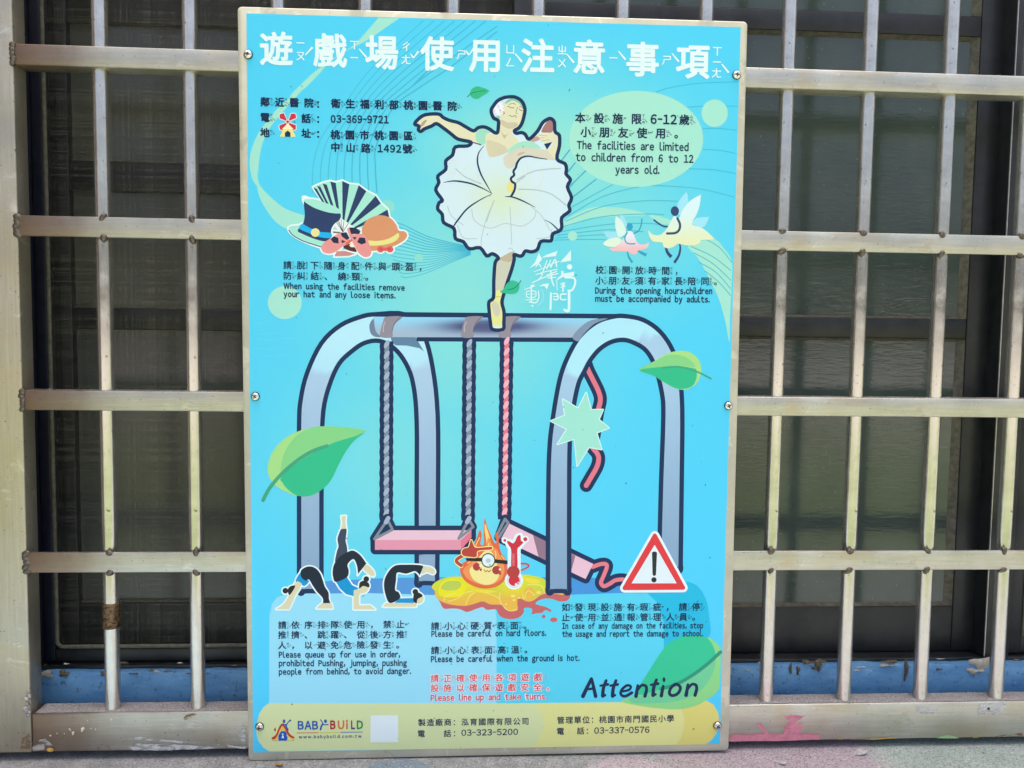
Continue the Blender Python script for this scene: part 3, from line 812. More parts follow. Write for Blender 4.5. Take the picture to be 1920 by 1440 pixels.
class Lettering:
    def __init__(s, name, level, label=None):
        s.name, s.y, s.label = name, YF-.0002-.00003*level, label; s.v = []; s.f = []; s.c = []
    def put(s, ch, b, u, v, su, sv, col, shear=0.0, cx=0.0, cy=0.0):
        """glyph with its point (cx, cy) at board point (u, v)"""
        V, F = glyph(ch, b); n0 = len(s.v)
        for x, y in V:
            X_ = (x-cx+shear*(y-cy))*su; Y_ = (y-cy)*sv
            s.v.append(Vector((u+X_*cb-Y_*sb, s.y-NL.y, v+X_*sb+Y_*cb)))
        cc = ink(col)+[1]
        for f in F: s.f.append([n0+i for i in f]); s.c += [cc]*len(f)
    def kpx(s, px, py):
        a = flat(px, py, s.y); b = flat(px+10, py, s.y); return (b-a).length/10
    def zh(s, text, p0, p1, size, col, b=.02, zy=True, zb=.022, wide=1.0, zs=.30, zoff=.66):
        n = len(text)
        for i, ch in enumerate(text):
            if ch == ' ': continue
            t = i/(n-1) if n > 1 else 0
            px, py = p0[0]+(p1[0]-p0[0])*t, p0[1]+(p1[1]-p0[1])*t
            k = s.kpx(px, py)*size; o = flat(px, py, s.y)
            s.put(ch, b, o.x, o.z, k*wide, k, col, 0, .5, .38)
            if zy and ch in ZH:
                z = ZH[ch]; sy = [c for c in z if c not in TONES]; tn = [c for c in z if c in TONES]
                for j, c in enumerate(sy):
                    st = zs*(1.22 if len(sy) == 2 else 1.02); dv = ((len(sy)-1)/2-j)*st
                    s.put(c, zb, o.x+k*zoff, o.z+k*dv, k*zs, k*zs, col, 0, .5, .38)
                for c in tn:
                    dv = -((len(sy)-1)/2)*st+zs*(.45 if len(sy) > 1 else .25)
                    cx_, cz_ = o.x+k*(zoff+zs*.80), o.z+k*dv
                    segs = {'ˊ': [(-.34, -.38, .36, .40)], 'ˋ': [(-.34, .40, .36, -.38)], 'ˇ': [(-.36, .10, -.10, -.28), (-.10, -.28, .40, .38)]}[c]
                    for xa, za, xb_, zb_ in segs:
                        L_ = math.hypot(xb_-xa, zb_-za); nx_, nz_ = -(zb_-za)/L_*.085, (xb_-xa)/L_*.085; n0 = len(s.v)
                        for x, z_ in ((xa-nx_*.6, za-nz_*.6), (xb_-nx_*1.2, zb_-nz_*1.2), (xb_+nx_*1.2, zb_+nz_*1.2), (xa+nx_*.6, za+nz_*.6)):
                            s.v.append(Vector((cx_+x*k*zs, s.y-NL.y-(.000004 if xa == -.10 else 0), cz_+z_*k*zs)))
                        s.f.append([n0, n0+1, n0+2, n0+3]); s.c += [ink(col)+[1]]*4
    def en(s, text, p0, p1, cap, col, b=.018, full=True, space=.66, gap=.075, shear=0.0, bold=None):
        """line of western text from p0 to p1 (pixels, on the baseline); cap = cap height in pixels"""
        g = []; x = 0.0
        for ch in text:
            if ch == ' ': x += space; continue
            c = chr(ord(ch)+0xFEE0) if full and 33 <= ord(ch) < 127 else ch
            V, F = glyph(c, b); x0 = min(v[0] for v in V); x1 = max(v[0] for v in V)
            sq = .55 if ch == '-' else 1.0
            g.append((c, x, x0, sq)); x += (x1-x0)*sq+gap*(.8 if ch in '.,' else 1)
        tot = x-gap
        a, e = flat(*p0, s.y), flat(*p1, s.y); d = e-a; L_ = d.length; ang = math.atan2(d.z, d.x)
        su = L_/tot; sv = s.kpx((p0[0]+p1[0])/2, (p0[1]+p1[1])/2)*cap/.733
        for c, x, x0, sq in g:
            s.put(c, b, a.x+d.x*(x/tot), a.z+d.z*(x/tot), su*sq, sv, col, shear, x0, 0)
    def build(s, parent=None):
        return print_mesh(s.name, s.v, s.f, s.c, parent or nb, s.label)

# ------------------------------------------------------------------ the printed sheet
def gauss(x, y, cx, cy, rx, ry): return math.exp(-((x-cx)/rx)**2-((y-cy)/ry)**2)
CYAN, MINT = (80, 208, 250), (150, 226, 216)
def sheet_col(x, y):
    w = max(gauss(x, y, 1010, 290, 250, 150), .80*gauss(x, y, 860, 560, 250, 300), .6*gauss(x, y, 760, 860, 240, 230), .6*gauss(x, y, 1150, 420, 190, 160))
    return lerp(CYAN, MINT, min(1, w))
A = Art('print_sheet', 0)
A.fill(sheet_col, [(462, 25), (1389, 51), (1349.7, 1394), (474.6, 1411)], False)
A.grid(470, 40, 1385, 1400, 17); A.build()

RIB = (163, 227, 214); LINE = (68, 182, 216); ZQ = 500
Q = {1: (440, 0), 2: (920, 0), 3: (440, 320), 4: (920, 320), 5: (440, 680), 6: (920, 680), 7: (440, 1065), 8: (920, 1065)}
def q(A, i): return A.frame(Q[i][0], Q[i][1], ZQ)
A = Art('background_pattern', 1)
q(A, 1).fill(RIB, [(1035, 128), (1035, 128), (1110, 130), (1185, 132), (1185, 132), (1080, 205), (950, 292), (800, 370), (690, 445), (600, 540), (500, 640), (410, 700), (400, 690), (430, 655), (560, 530), (680, 440), (850, 330), (960, 215)])
A.fill(RIB, [(490, 640), (350, 740), (250, 850), (170, 960), (120, 1080), (108, 1180), (125, 1280), (160, 1335), (168, 1250), (185, 1100), (225, 970), (300, 860), (400, 745)])
q(A, 3).fill(RIB, [(112, -10), (150, 70), (180, 190), (240, 300), (310, 380), (400, 425), (560, 420), (560, 330), (490, 318), (360, 270), (260, 190), (185, 110), (160, 40)])
q(A, 4).fill(RIB, [(520, 370), (700, 272), (880, 262), (1030, 285), (1120, 318), (900, 330), (700, 345), (560, 400)])
A.fill(RIB, [(1140, 322), (1240, 385), (1320, 372), (1230, 332)])
A.fill(RIB, [(1420, 540), (1520, 505), (1620, 497), (1680, 560), (1735, 650), (1735, 820), (1722, 1100), (1718, 1235), (1690, 1090), (1645, 930), (1580, 790), (1500, 640)])
# families of thin flowing lines
for k in range(9):
    top = (1360+75*k, 150+max(0, k-6)*45) if k < 7 else (1890, 150+(k-6)*38)
    q(A, 1).stroke(LINE, [top, (1190+46*k, 300+20*k+10*max(0, k-6)), (960+46*k, 520+14*k), (770+46*k, 780), (620+50*k, 1000+6*k), (565+56*k, 1200), (560+58*k, 1390)], 1.2+.14*k, cap=False, n=6)
q(A, 1).fill(LINE, [(1420, 480), (1330, 560), (1240, 660), (1190, 740), (1250, 650), (1330, 580)])
for j in range(15):
    q(A, 3).stroke(LINE, [(1000+14*j, 350+29*j), (1180+4*j, 378+28*j), (1380, 470+19*j), (1560, 520+10*j), (1700, 548+4*j)], 1.8 if j < 7 else 1.2, cap=False, n=5)
RL = [[(490, 1180), (530, 1130), (570, 1078)], [(540, 1260), (610, 1170)], [(570, 1340), (690, 1225)], [(590, 1420), (760, 1290)]]
for r in RL: q(A, 2).stroke((70, 165, 205), r, 2.2, sm=False, cap=False)
for r in [[(1190, 662), (1300, 630), (1500, 600), (1785, 588)], [(1415, 772), (1600, 760), (1780, 766)], [(1528, 925), (1650, 925), (1772, 938)], [(1528, 1076), (1650, 1083), (1770, 1105)], [(1420, 1215), (1600, 1222), (1765, 1250)]]:
    q(A, 2).stroke((62, 182, 222), r, 1.5, cap=False)
for r in [[(560, 130), (680, 0)], [(575, 200), (760, 60)], [(585, 262), (740, 175), (880, 100)], [(560, 325), (800, 190), (1050, 120), (1200, 108), (1500, 130), (1752, 190)], [(540, 365), (800, 260), (1100, 217), (1350, 220)], [(530, 400), (800, 332), (1100, 312), (1250, 318)], [(500, 440), (800, 392), (1000, 380), (1250, 395), (1600, 520), (1735, 660)], [(480, 466), (800, 428), (980, 430), (1100, 440)], [(470, 485), (800, 462), (1000, 480)], [(460, 500), (780, 495), (960, 520)], [(1440, 545), (1600, 620), (1730, 720)], [(1460, 590), (1600, 670), (1730, 790)], [(1500, 660), (1620, 730), (1728, 850)], [(1540, 720), (1640, 800), (1728, 900)]]:
    q(A, 4).stroke((74, 180, 205), r, 1.5, cap=False)
for k, (x, y, w) in enumerate(((130, 1170, 220), (170, 1210, 300), (140, 1275, 260), (200, 1330, 220), (130, 1090, 150))):
    q(A, 3).stroke((96, 214, 250), [(x, y), (x+w*.3, y+9), (x+w*.7, y-6), (x+w, y+5)], 1.6, cap=False)
DOT = (166, 229, 214)
q(A, 2).disc(DOT, 1613, 815, 95, 99, 40); A.disc(DOT, 1048, 1000, 482, 346, 64)
q(A, 3).disc(DOT, 361, 950, 122, 119, 40); A.disc((140, 222, 214), 1100, 262, 52, 52); A.disc((140, 222, 214), 1326, 628, 31, 30)
q(A, 4).disc(DOT, 590, 470, 34, 34)
# pool and panels below
A.z = (0, 0, 1)
A.fill((84, 152, 218), [(600, 1100), (608, 1090), (720, 1084), (830, 1082), (1000, 1082), (1160, 1084), (1196, 1095), (1196, 1116), (1070, 1120), (900, 1122), (700, 1118), (600, 1114)], False)
A.fill((70, 150, 222), [(1060, 1083), (1180, 1086), (1196, 1095), (1196, 1113), (1060, 1118)], False)
A.fill((36, 188, 228), [(1180, 1110), (1260, 1092), (1300, 1094), (1322, 1120), (1330, 1160), (1327, 1195), (1270, 1200), (1246, 1228), (1243, 1160), (1215, 1118)])
A.fill((88, 212, 242), [(925, 1118), (1040, 1116), (1160, 1112), (1214, 1112), (1232, 1130), (1243, 1165), (1246, 1240), (1244, 1320), (925, 1320)], False)
A.fill((150, 222, 246), [(504.5, 1322), (505, 1155), (510, 1132), (520, 1120), (535, 1114), (690, 1112), (760, 1114), (850, 1117), (900, 1118), (918, 1122), (928, 1136), (931, 1160), (931, 1322)], False)
A.fill((128, 214, 240), [(931, 1135), (940, 1150), (945, 1322), (931, 1322)], False) if False else None
YA, YBc, YC = (211, 225, 170), (222, 226, 150), (220, 216, 124)
arc = [(504, 1319), (495, 1325), (486, 1338), (481, 1358), (480, 1372), (484, 1388), (494, 1402), (505, 1409)]
A.fill(YC, [(1250, 1315.7), (1322, 1313), (1337, 1320), (1347, 1337), (1349, 1356), (1343, 1376), (1334, 1388), (1323, 1395.5), (1250, 1397)], False)
A.fill(YBc, [(980, 1318.6), (1262, 1315.5), (1276, 1326), (1283, 1345), (1283, 1362), (1277, 1384), (1267, 1396.6), (980, 1401.9)], False)
A.fill(YA, arc+[(994, 1401.6), (1008, 1390), (1018, 1368), (1019, 1350), (1012, 1330), (1002, 1318.6)], False)
A.build()

# ---- swing
TUB_T, TUB_L = (184, 234, 253), (160, 192, 222)
def tube_col(x, y):
    if y < 700+(x-560)*-.06: return lerp(TUB_T, (176, 226, 250), max(0, (y-640)/60)) if y > 640 else TUB_T
    return lerp((172, 205, 235), (136, 168, 200), min(1, (y-700)/380))
def rtube_col(x, y):
    lim = 690+(x-1060)*.9 if x < 1150 else 640-(x-1180)*.25
    if y < lim: return (176, 232, 253)
    return lerp((168, 205, 236), (132, 165, 198), max(0, min(1, (y-690)/390)))
def bar_col(x, y):
    t = max(0, min(1, (y-595)/37))
    c = lerp((146, 218, 254), (164, 188, 212), min(1, t*1.3))
    return lerp(c, (76, 82, 128), .92*min(1, 1.7*gauss(x, y, 918, 612, 82, 11)))
A = Art('swing_frame_picture', 2, 'printed grey swing frame of two bent tubes and a crossbar')
A.z = (0, 0, 1)
LU = [(565, 1104), (565, 1096), (565, 950), (565, 800), (568, 750), (580, 700), (606, 646), (640, 614), (678, 598), (705, 593.5), (760, 594), (790, 628), (807, 690), (816.5, 780), (817, 930), (815.5, 1080), (815.5, 1089), (806, 1089), (795, 1089), (785.5, 1089), (785.5, 1080), (785.5, 930), (785.5, 790), (779, 720), (765, 680), (742, 650), (712, 635), (682, 639), (656, 656), (632, 680), (614, 720), (602, 770), (599, 850), (598.5, 980), (598.5, 1096), (598.5, 1104), (588, 1104), (576, 1104)]
lu = smooth_pts(LU, True, 4)
A._stroke(NAVY, lu+[lu[0]], 17); A.raw(tube_col, lu)
A.fill((96, 132, 165), [(731.7, 630), (778, 630), (795, 659), (786.7, 653), (763, 648), (741.7, 647.5), (735, 641.7)], False)
A.fill((120, 142, 168), [(785.5, 990), (817, 990), (817, 994), (785.5, 994)], False)
A.fill((104, 122, 150), [(785.5, 1030), (816, 1030), (816, 1034), (785.5, 1042)], False)
# crossbar
BAR = [(702, 594), (1120, 597), (1095, 633), (702, 632), (696, 624), (693, 612), (697, 600)]
A.stroke(NAVY, [(704, 589.3), (1172, 593.2)], 9, False, False); A.stroke(NAVY, [(781, 635.5), (1100, 637)], 9, False, False)
A.raw(bar_col, BAR); A.grid(696, 597, 1110, 631, 6)
A.fill((112, 132, 160), [(700, 598), (693, 608), (694, 622), (700, 630), (714, 632), (705, 622), (702, 608)])
for x0 in (726, 878, 948):
    c1 = (146, 142, 156)
    A.fill(c1, [(x0-2, 594), (x0+28, 594), (x0+16, 606), (x0+10, 618), (x0+9, 632), (x0-12, 632), (x0-12, 618), (x0-8, 604)])
    A.stroke((188, 176, 186), [(x0-7, 622), (x0-7, 612), (x0-4, 604)], 2.0); A.stroke((96, 90, 110), [(x0+24, 595), (x0+14, 606), (x0+9, 622)], 1.2)
A.build()

def rope(name, x0, y0, x1, y1, light, dark, label):
    A = Art(name, 3, label); A.z = (0, 0, 1)
    n = int((y1-y0)/19); L_ = []; R_ = []
    for k in range(n*2+1):
        t = k/(n*2); x = x0+(x1-x0)*t; y = y0+(y1-y0)*t; w = 12.6+(.7 if k % 2 else -.4)
        L_.append((x-w, y)); R_.append((x+w, y))
    A.raw(NAVY, L_+R_[::-1])
    for k in range(n):
        for h, col in ((0, light), (.5, dark)):
            t = (k+h)/n; x = x0+(x1-x0)*t; y = y0+(y1-y0)*t
            A.fill(col, [(x-5.2, y+9), (x-3, y+2), (x+2.5, y-2.5), (x+5.4, y-1), (x+4.6, y+6), (x+1, y+12.5), (x-3.5, y+14)] if h == 0 else [(x-4.8, y+8), (x-1, y+2), (x+4, y-1), (x+5, y+3), (x+2, y+10), (x-2.5, y+13)], n=2)
    A.build()
GL_, GD_ = (164, 180, 204), (122, 142, 166)
rope('rope_picture', 725, 640, 724, 976, GL_, GD_, 'printed grey rope left of the other grey one')
rope('rope_picture', 880, 638, 877.5, 976, GL_, GD_, 'printed grey rope holding the right end of the level seat')
rope('rope_picture', 950, 634, 946, 974, (238, 180, 198), (226, 120, 142), 'printed pink rope holding the broken seat')

HANG = (128, 138, 152)
A = Art('seat_picture', 4, 'printed level pink swing seat'); A.z = (0, 0, 1)
seat = [(703, 1012), (736, 994), (884, 994), (884, 1008), (864, 1031), (703, 1031)]
A._stroke(NAVY, seat+[seat[0]], 17); A._stroke(NAVY, [(726, 972), (736, 993), (702, 1010), (726, 972)], 17)
A._stroke(NAVY, [(878, 972), (887, 988), (862, 1010), (878, 972)], 15)
A.raw(NAVY, [(726, 972), (736, 993), (702, 1010)])
A.raw((232, 194, 214), [(703, 1012.6), (736, 994.2), (884, 994.3), (864, 1012.5)]); A.raw((226, 152, 176), [(703, 1012.6), (864, 1012.5), (864, 1031), (703, 1031)])
A.raw((228, 122, 148), [(864, 1012.5), (884, 994.3), (884, 1008), (864, 1031)])
for T_ in ([(726.4, 974.4), (736, 993), (702, 1010.7), (726.4, 974.4)], [(878.8, 974), (887.5, 987.7), (859.8, 1010), (878.8, 974)]):
    A._stroke(HANG, T_, 5); A._stroke(GL_, [(T_[0][0]+1.5, T_[0][1]-3), (T_[0][0]-3, T_[0][1]+5)], 8)
A.build()

A = Art('broken_seat_picture', 4, 'printed slanting broken pink seat with torn cord'); A.z = (0, 0, 1)
bs = [(955.3, 982), (939.3, 1010.3), (1098, 1085.7), (1112.2, 1057.3)]
cord = [(1111, 1063), (1125, 1058), (1135, 1057.5), (1138, 1063), (1132, 1079), (1127, 1091), (1129, 1097), (1134, 1099), (1144, 1094), (1154, 1088), (1168, 1086.5), (1180, 1090)]
A._stroke(NAVY, smooth_pts(cord, False, 4), 23); A._stroke(NAVY, bs+[bs[0]], 17); A._stroke(NAVY, [(947, 972), (953, 981), (934, 1008), (947, 972)], 15)
A._stroke((228, 126, 142), smooth_pts(cord, False, 4), 7.6)
A.raw((232, 194, 214), bs); A.raw((146, 118, 140), [(999, 1002.6), (1079, 1042), (1070.3, 1073), (1010, 1044.3)])
hq = [(947, 973), (953, 980.4), (935, 1008), (929.8, 1006.7), (947, 973)]
A._stroke(HANG, hq, 5)
A.build()

A = Art('cut_rope_picture', 4, 'printed loose pink rope end hanging from the right tube'); A.z = (920, 680, 500/1920)
cr_ = [(660, -60), (690, 20), (705, 60), (740, 130), (778, 210), (790, 270), (772, 350), (760, 420), (745, 520), (730, 600), (765, 650), (778, 690), (765, 750), (720, 830), (688, 885)]
A.stroke(NAVY, cr_, 24.5, n=4); A.stroke((224, 122, 140), cr_, 9, n=4); A.build()

A = Art('swing_frame_picture', 5, 'printed bent tube in front with its leg over the broken seat'); A.z = (0, 0, 1)
RU = [(1031.5, 1104), (1031.5, 1096), (1032, 960), (1034, 850), (1040, 790), (1053, 715), (1068, 672), (1090, 634), (1120, 608), (1150, 598), (1172, 597), (1205, 604), (1235, 625), (1258, 660), (1270, 705), (1275, 770), (1274, 900), (1272, 1054), (1272, 1062), (1262, 1062), (1250, 1062), (1240, 1062), (1240, 1054), (1244, 900), (1248, 780), (1245, 735), (1232, 685), (1215, 655), (1193, 640), (1170, 633), (1145, 637), (1122, 651), (1104, 672), (1092, 694), (1080, 720), (1070, 770), (1064, 830), (1063, 960), (1063, 1096), (1063, 1104), (1053, 1104), (1042, 1104)]
ru = smooth_pts(RU, True, 4)
A._stroke(NAVY, ru+[ru[0]], 17); A.raw(rtube_col, ru)
A.fill((128, 150, 178), [(1073, 632), (1090, 612), (1110, 600), (1140, 597), (1115, 607), (1094, 627), (1085, 640)], n=3)
A.build()

A = Art('burst_picture', 6, 'printed mint starburst over the torn rope'); q(A, 6)
st = [(688, 215), (722, 340), (810, 338), (778, 410), (852, 470), (762, 505), (800, 625), (708, 608), (622, 745), (603, 548), (480, 588), (550, 478), (432, 420), (535, 380), (518, 262), (630, 330)]
A.fill((160, 228, 215), st, False, (214, 246, 246), 3.2); A.build()

# ---- leaves
def leaf(label, z, whole, mid, dark, vein, vw, lv=6, cl=(166, 221, 140), cm=(134, 212, 140), cdk=(50, 190, 142), cv=(66, 165, 130)):
    A = Art('leaf_picture', lv, label); A.z = z
    A.fill(cl, whole)
    if mid: A.fill(cm, mid)
    if dark: A.fill(cdk, dark)
    A.stroke(cv, vein, vw, n=5); A.build()
zq = lambda i: (Q[i][0], Q[i][1], 500/1920)
leaf('printed large green leaf on the left leg of the swing', zq(5),
     [(934, 490), (920, 482), (800, 465), (640, 458), (500, 480), (370, 540), (275, 640), (238, 750), (252, 830), (300, 890), (380, 935), (450, 958), (540, 960), (620, 920), (690, 850), (745, 740), (800, 640), (860, 560), (925, 505)],
     [(932, 488), (800, 466), (640, 459), (545, 470), (440, 530), (362, 640), (335, 750), (340, 830), (450, 720), (600, 640), (760, 560), (925, 505)],
     [(335, 826), (450, 722), (600, 632), (720, 575), (860, 530), (930, 506), (860, 562), (800, 640), (745, 740), (690, 850), (620, 920), (540, 959), (450, 957), (385, 915), (345, 865)],
     [(205, 990), (250, 905), (340, 800), (450, 705), (560, 638), (665, 600)], 6.8)
leaf('printed green leaf on the right tube of the swing', (0, 0, 1),
     [(1199, 694), (1227, 705), (1248, 719), (1271, 729.5), (1290, 729.5), (1306, 719), (1314.5, 701), (1314, 685), (1308, 671.6), (1292.5, 660), (1271.5, 657.8), (1248, 664), (1227, 677)],
     [(1200, 693), (1227, 678), (1248, 667), (1268, 665), (1290, 672), (1303, 688), (1270, 686)],
     [(1199, 694), (1240, 688), (1270, 686), (1298, 690), (1306, 694), (1305, 712), (1295, 726), (1271, 729), (1248, 718.5), (1227, 705)],
     [(1243, 690), (1269, 688), (1295, 693), (1316, 701), (1333, 710)], 3.2)
zA = (760, 160, 340/1920)
leaf('printed small green leaf above the dancer', zA, [(887, 60), (820, 25), (760, 12), (705, 38), (684, 90), (715, 133), (765, 143), (820, 110)], None, None, [(657, 122), (700, 84), (770, 66), (850, 58)], 1.6, cl=(56, 186, 136), cv=(40, 140, 100))
zB = (800, 380, 300/1920)
leaf('printed small green leaf beside the dancer leg', zB, [(878, 1070), (940, 1088), (1010, 1096), (1080, 1080), (1110, 1030), (1105, 970), (1060, 940), (1010, 936), (960, 975), (920, 1040)], None, None, [(970, 1046), (1040, 1030), (1095, 988), (1130, 935)], 1.5, lv=8, cl=(52, 188, 150), cv=(30, 120, 90))
A = Art('leaf_picture', 2, 'printed large two-tone leaf behind the word at bottom right'); q(A, 8)
A.fill((140, 217, 140), [(938, 958), (1050, 915), (1200, 850), (1400, 700), (1500, 560), (1560, 500), (1620, 535), (1660, 585), (1658, 640), (1652, 790), (1640, 880), (1570, 940), (1480, 990), (1350, 1017), (1200, 1010), (1050, 988)])
A.fill((112, 208, 156), [(1250, 855), (1400, 780), (1530, 700), (1615, 640), (1610, 720), (1560, 830), (1470, 910), (1330, 960), (1150, 975), (1020, 970), (1000, 940), (1100, 915)])
A.fill((52, 200, 152), [(1070, 850), (1140, 740), (1210, 630), (1270, 552), (1340, 507), (1420, 486), (1500, 486), (1560, 505), (1600, 560), (1615, 640), (1540, 710), (1440, 785), (1330, 840), (1200, 880), (1080, 915), (1050, 890)])
A.stroke((48, 152, 124), [(1225, 870), (1330, 840), (1440, 780), (1550, 700), (1655, 605)], 6.5, n=5); A.build()

# ---- dancer
SKIN, SK2 = (226, 223, 192), (206, 198, 170)
def dress(x, y):
    w = max(.75*gauss(x, y, 938, 372, 52, 42), 0)
    return lerp((210, 233, 246), (214, 230, 190), min(1, w))
A = Art('dancer_picture', 7, 'printed ballet dancer in a white tutu balancing on the crossbar on one toe'); A.z = zA
def b2a(pts): return [((800+x*.15625-760)/.177083, (380+y*.15625-160)/.177083) for x, y in pts]
sil = [(100, 410), (135, 360), (210, 312), (350, 304), (400, 340), (470, 372), (560, 395), (640, 440), (722, 482), (770, 450), (830, 440), (890, 462), (940, 498), (975, 500), (985, 440), (985, 375), (940, 350), (922, 320), (910, 285), (912, 250), (938, 210), (975, 165), (1030, 136), (1080, 124), (1160, 124), (1230, 165), (1265, 240), (1260, 310), (1235, 400), (1200, 452), (1155, 480), (1175, 508), (1230, 500), (1270, 520), (1310, 570), (1400, 485), (1450, 400), (1500, 362), (1540, 352), (1578, 390), (1585, 490), (1630, 530), (1632, 640), (1605, 780), (1690, 830), (1706, 890), (1702, 940), (1748, 1000), (1716, 1075), (1760, 1190)]
sil += b2a([(1705, 30), (1716, 100), (1620, 180), (1622, 290), (1590, 340), (1515, 372), (1500, 440), (1480, 460), (1370, 465), (1330, 560), (1260, 590), (1185, 580), (1150, 632), (1110, 640), (1050, 622), (1050, 680), (1020, 800), (970, 950), (925, 1100), (903, 1200), (928, 1310), (926, 1440), (915, 1520), (790, 1520), (765, 1440), (750, 1300), (748, 1190), (802, 1140), (805, 950), (822, 720), (862, 665), (790, 612), (720, 638), (640, 540), (510, 553), (440, 468), (345, 430), (328, 310), (205, 240), (187, 140), (132, 75), (150, 0)])
sil += [(392, 1215), (322, 1110), (355, 1030), (345, 960), (428, 890), (428, 800), (500, 738), (530, 652), (660, 642), (692, 600), (560, 570), (480, 510), (400, 450), (330, 405), (280, 430), (200, 462), (165, 488), (138, 470), (145, 432)]
A.raw(dress, A.P(sil)); A.grid(830, 260, 1065, 470, 9)
sk = lambda pts, c=SKIN: A.fill(c, pts, n=4)
sk([(105, 408), (200, 330), (350, 310), (470, 378), (640, 448), (760, 500), (800, 628), (690, 602), (560, 562), (400, 447), (320, 397), (240, 425), (170, 482), (150, 470), (165, 425)])
sk([(165, 410), (200, 372), (226, 368), (215, 395), (185, 430), (160, 440)], (186, 160, 140))
sk([(985, 500), (995, 380), (1010, 300), (1030, 240), (1060, 180), (1120, 145), (1200, 160), (1255, 230), (1258, 310), (1228, 400), (1195, 445), (1150, 470), (1130, 515), (1200, 590), (1150, 640), (1080, 700), (1040, 730), (930, 762), (880, 742), (850, 650), (850, 515), (930, 520)])
sk([(860, 590), (960, 600), (1060, 650), (1080, 700), (1040, 728), (930, 760), (882, 740)], (212, 206, 178))
sk([(1018, 362), (1080, 392), (1165, 392), (1192, 420), (1150, 452), (1080, 456), (1008, 405)], SK2)
sk([(1015, 480), (1040, 520), (1075, 522), (1110, 490), (1070, 540), (1048, 566), (1028, 530)], (204, 190, 160))
sk([(1385, 540), (1450, 505), (1520, 500), (1595, 510), (1622, 560), (1615, 680), (1580, 795), (1500, 730), (1490, 680), (1540, 655), (1560, 600), (1480, 612), (1430, 580)])
sk([(1440, 490), (1480, 410), (1520, 370), (1560, 372), (1566, 420), (1558, 492), (1500, 500)], (168, 122, 120))
sk([(1310, 590), (1385, 540), (1425, 572), (1350, 602)], (196, 160, 156))
for a, b in (((1400, 560), (1470, 556)), ((1440, 590), (1520, 575)), ((1420, 530), (1500, 535))): A.stroke((192, 182, 152), [a, b], 1.1, False)
A.fill(NAVY, [(1468, 620), (1556, 600), (1500, 682)], False)
sk([(745, 510), (790, 465), (850, 455), (912, 492), (852, 520), (848, 612), (800, 627), (757, 590)], (158, 222, 200))
sk([(1040, 760), (1100, 715), (1180, 660), (1300, 650), (1430, 675), (1500, 690), (1560, 760), (1570, 792), (1450, 778), (1300, 752), (1200, 780), (1160, 850), (1100, 882), (1050, 842)], (216, 212, 196))
sk([(1075, 702), (1150, 630), (1250, 592), (1350, 598), (1435, 672), (1300, 664), (1180, 668), (1110, 712)], (166, 226, 205))
sk([(1185, 745), (1210, 712), (1270, 708), (1225, 735)], (194, 182, 160))
# hair, band, flower, face
A.fill((214, 222, 236), [(925, 285), (945, 215), (990, 172), (1050, 150), (1085, 160), (1040, 220), (1000, 330), (965, 340), (935, 325)])
sk([(1050, 190), (1105, 142), (1190, 146), (1248, 215), (1255, 262), (1205, 192), (1135, 162), (1080, 188)], (128, 204, 178))
sk([(945, 330), (1000, 320), (1000, 352), (975, 362)], (140, 208, 190))
fl = []
for j in range(22):
    a = 2*math.pi*j/22; r = 66 if j % 2 else 46; fl.append((992+r*.85*math.cos(a), 245+r*1.35*math.sin(a)))
A.fill((236, 240, 252), fl, False)
A.disc((222, 226, 240), 985, 225, 14, 22); A.disc((220, 224, 240), 1010, 282, 12, 18); A.disc((214, 120, 120), 1003, 262, 8, 8)
FC = (150, 146, 120)
for pts, w in (([(1085, 222), (1120, 236), (1150, 238)], 1.7), ([(1100, 202), (1145, 190), (1165, 206)], 1.3), ([(1188, 232), (1172, 288), (1184, 300)], 1.2), ([(1205, 250), (1228, 268), (1242, 268)], 1.6), ([(1205, 228), (1228, 226), (1245, 246)], 1.2), ([(1100, 318), (1135, 330), (1165, 320), (1174, 342)], 1.5), ([(1040, 280), (1050, 296), (1036, 306)], 1.6)):
    A.stroke(FC, pts, w)
# leg and shoe
def skb(pts, c): A.fill(c, b2a(pts), n=4)
skb([(870, 675), (1040, 585), (1032, 700), (1000, 830), (945, 1000), (915, 1070), (828, 1070), (828, 850), (842, 720)], (204, 206, 190))
skb([(876, 668), (1038, 585), (1030, 680), (1000, 708), (930, 704)], (192, 182, 156))
skb([(828, 1060), (912, 1062), (895, 1140), (885, 1220), (905, 1300), (907, 1440), (890, 1480), (810, 1480), (788, 1440), (768, 1310), (768, 1200), (815, 1150)], (228, 230, 152))
skb([(790, 1200), (840, 1190), (875, 1260), (880, 1330), (840, 1370), (800, 1320), (785, 1250)], (206, 206, 186))
A.stroke((200, 196, 130), b2a([(820, 1130), (885, 1128)]), 1.5, False)
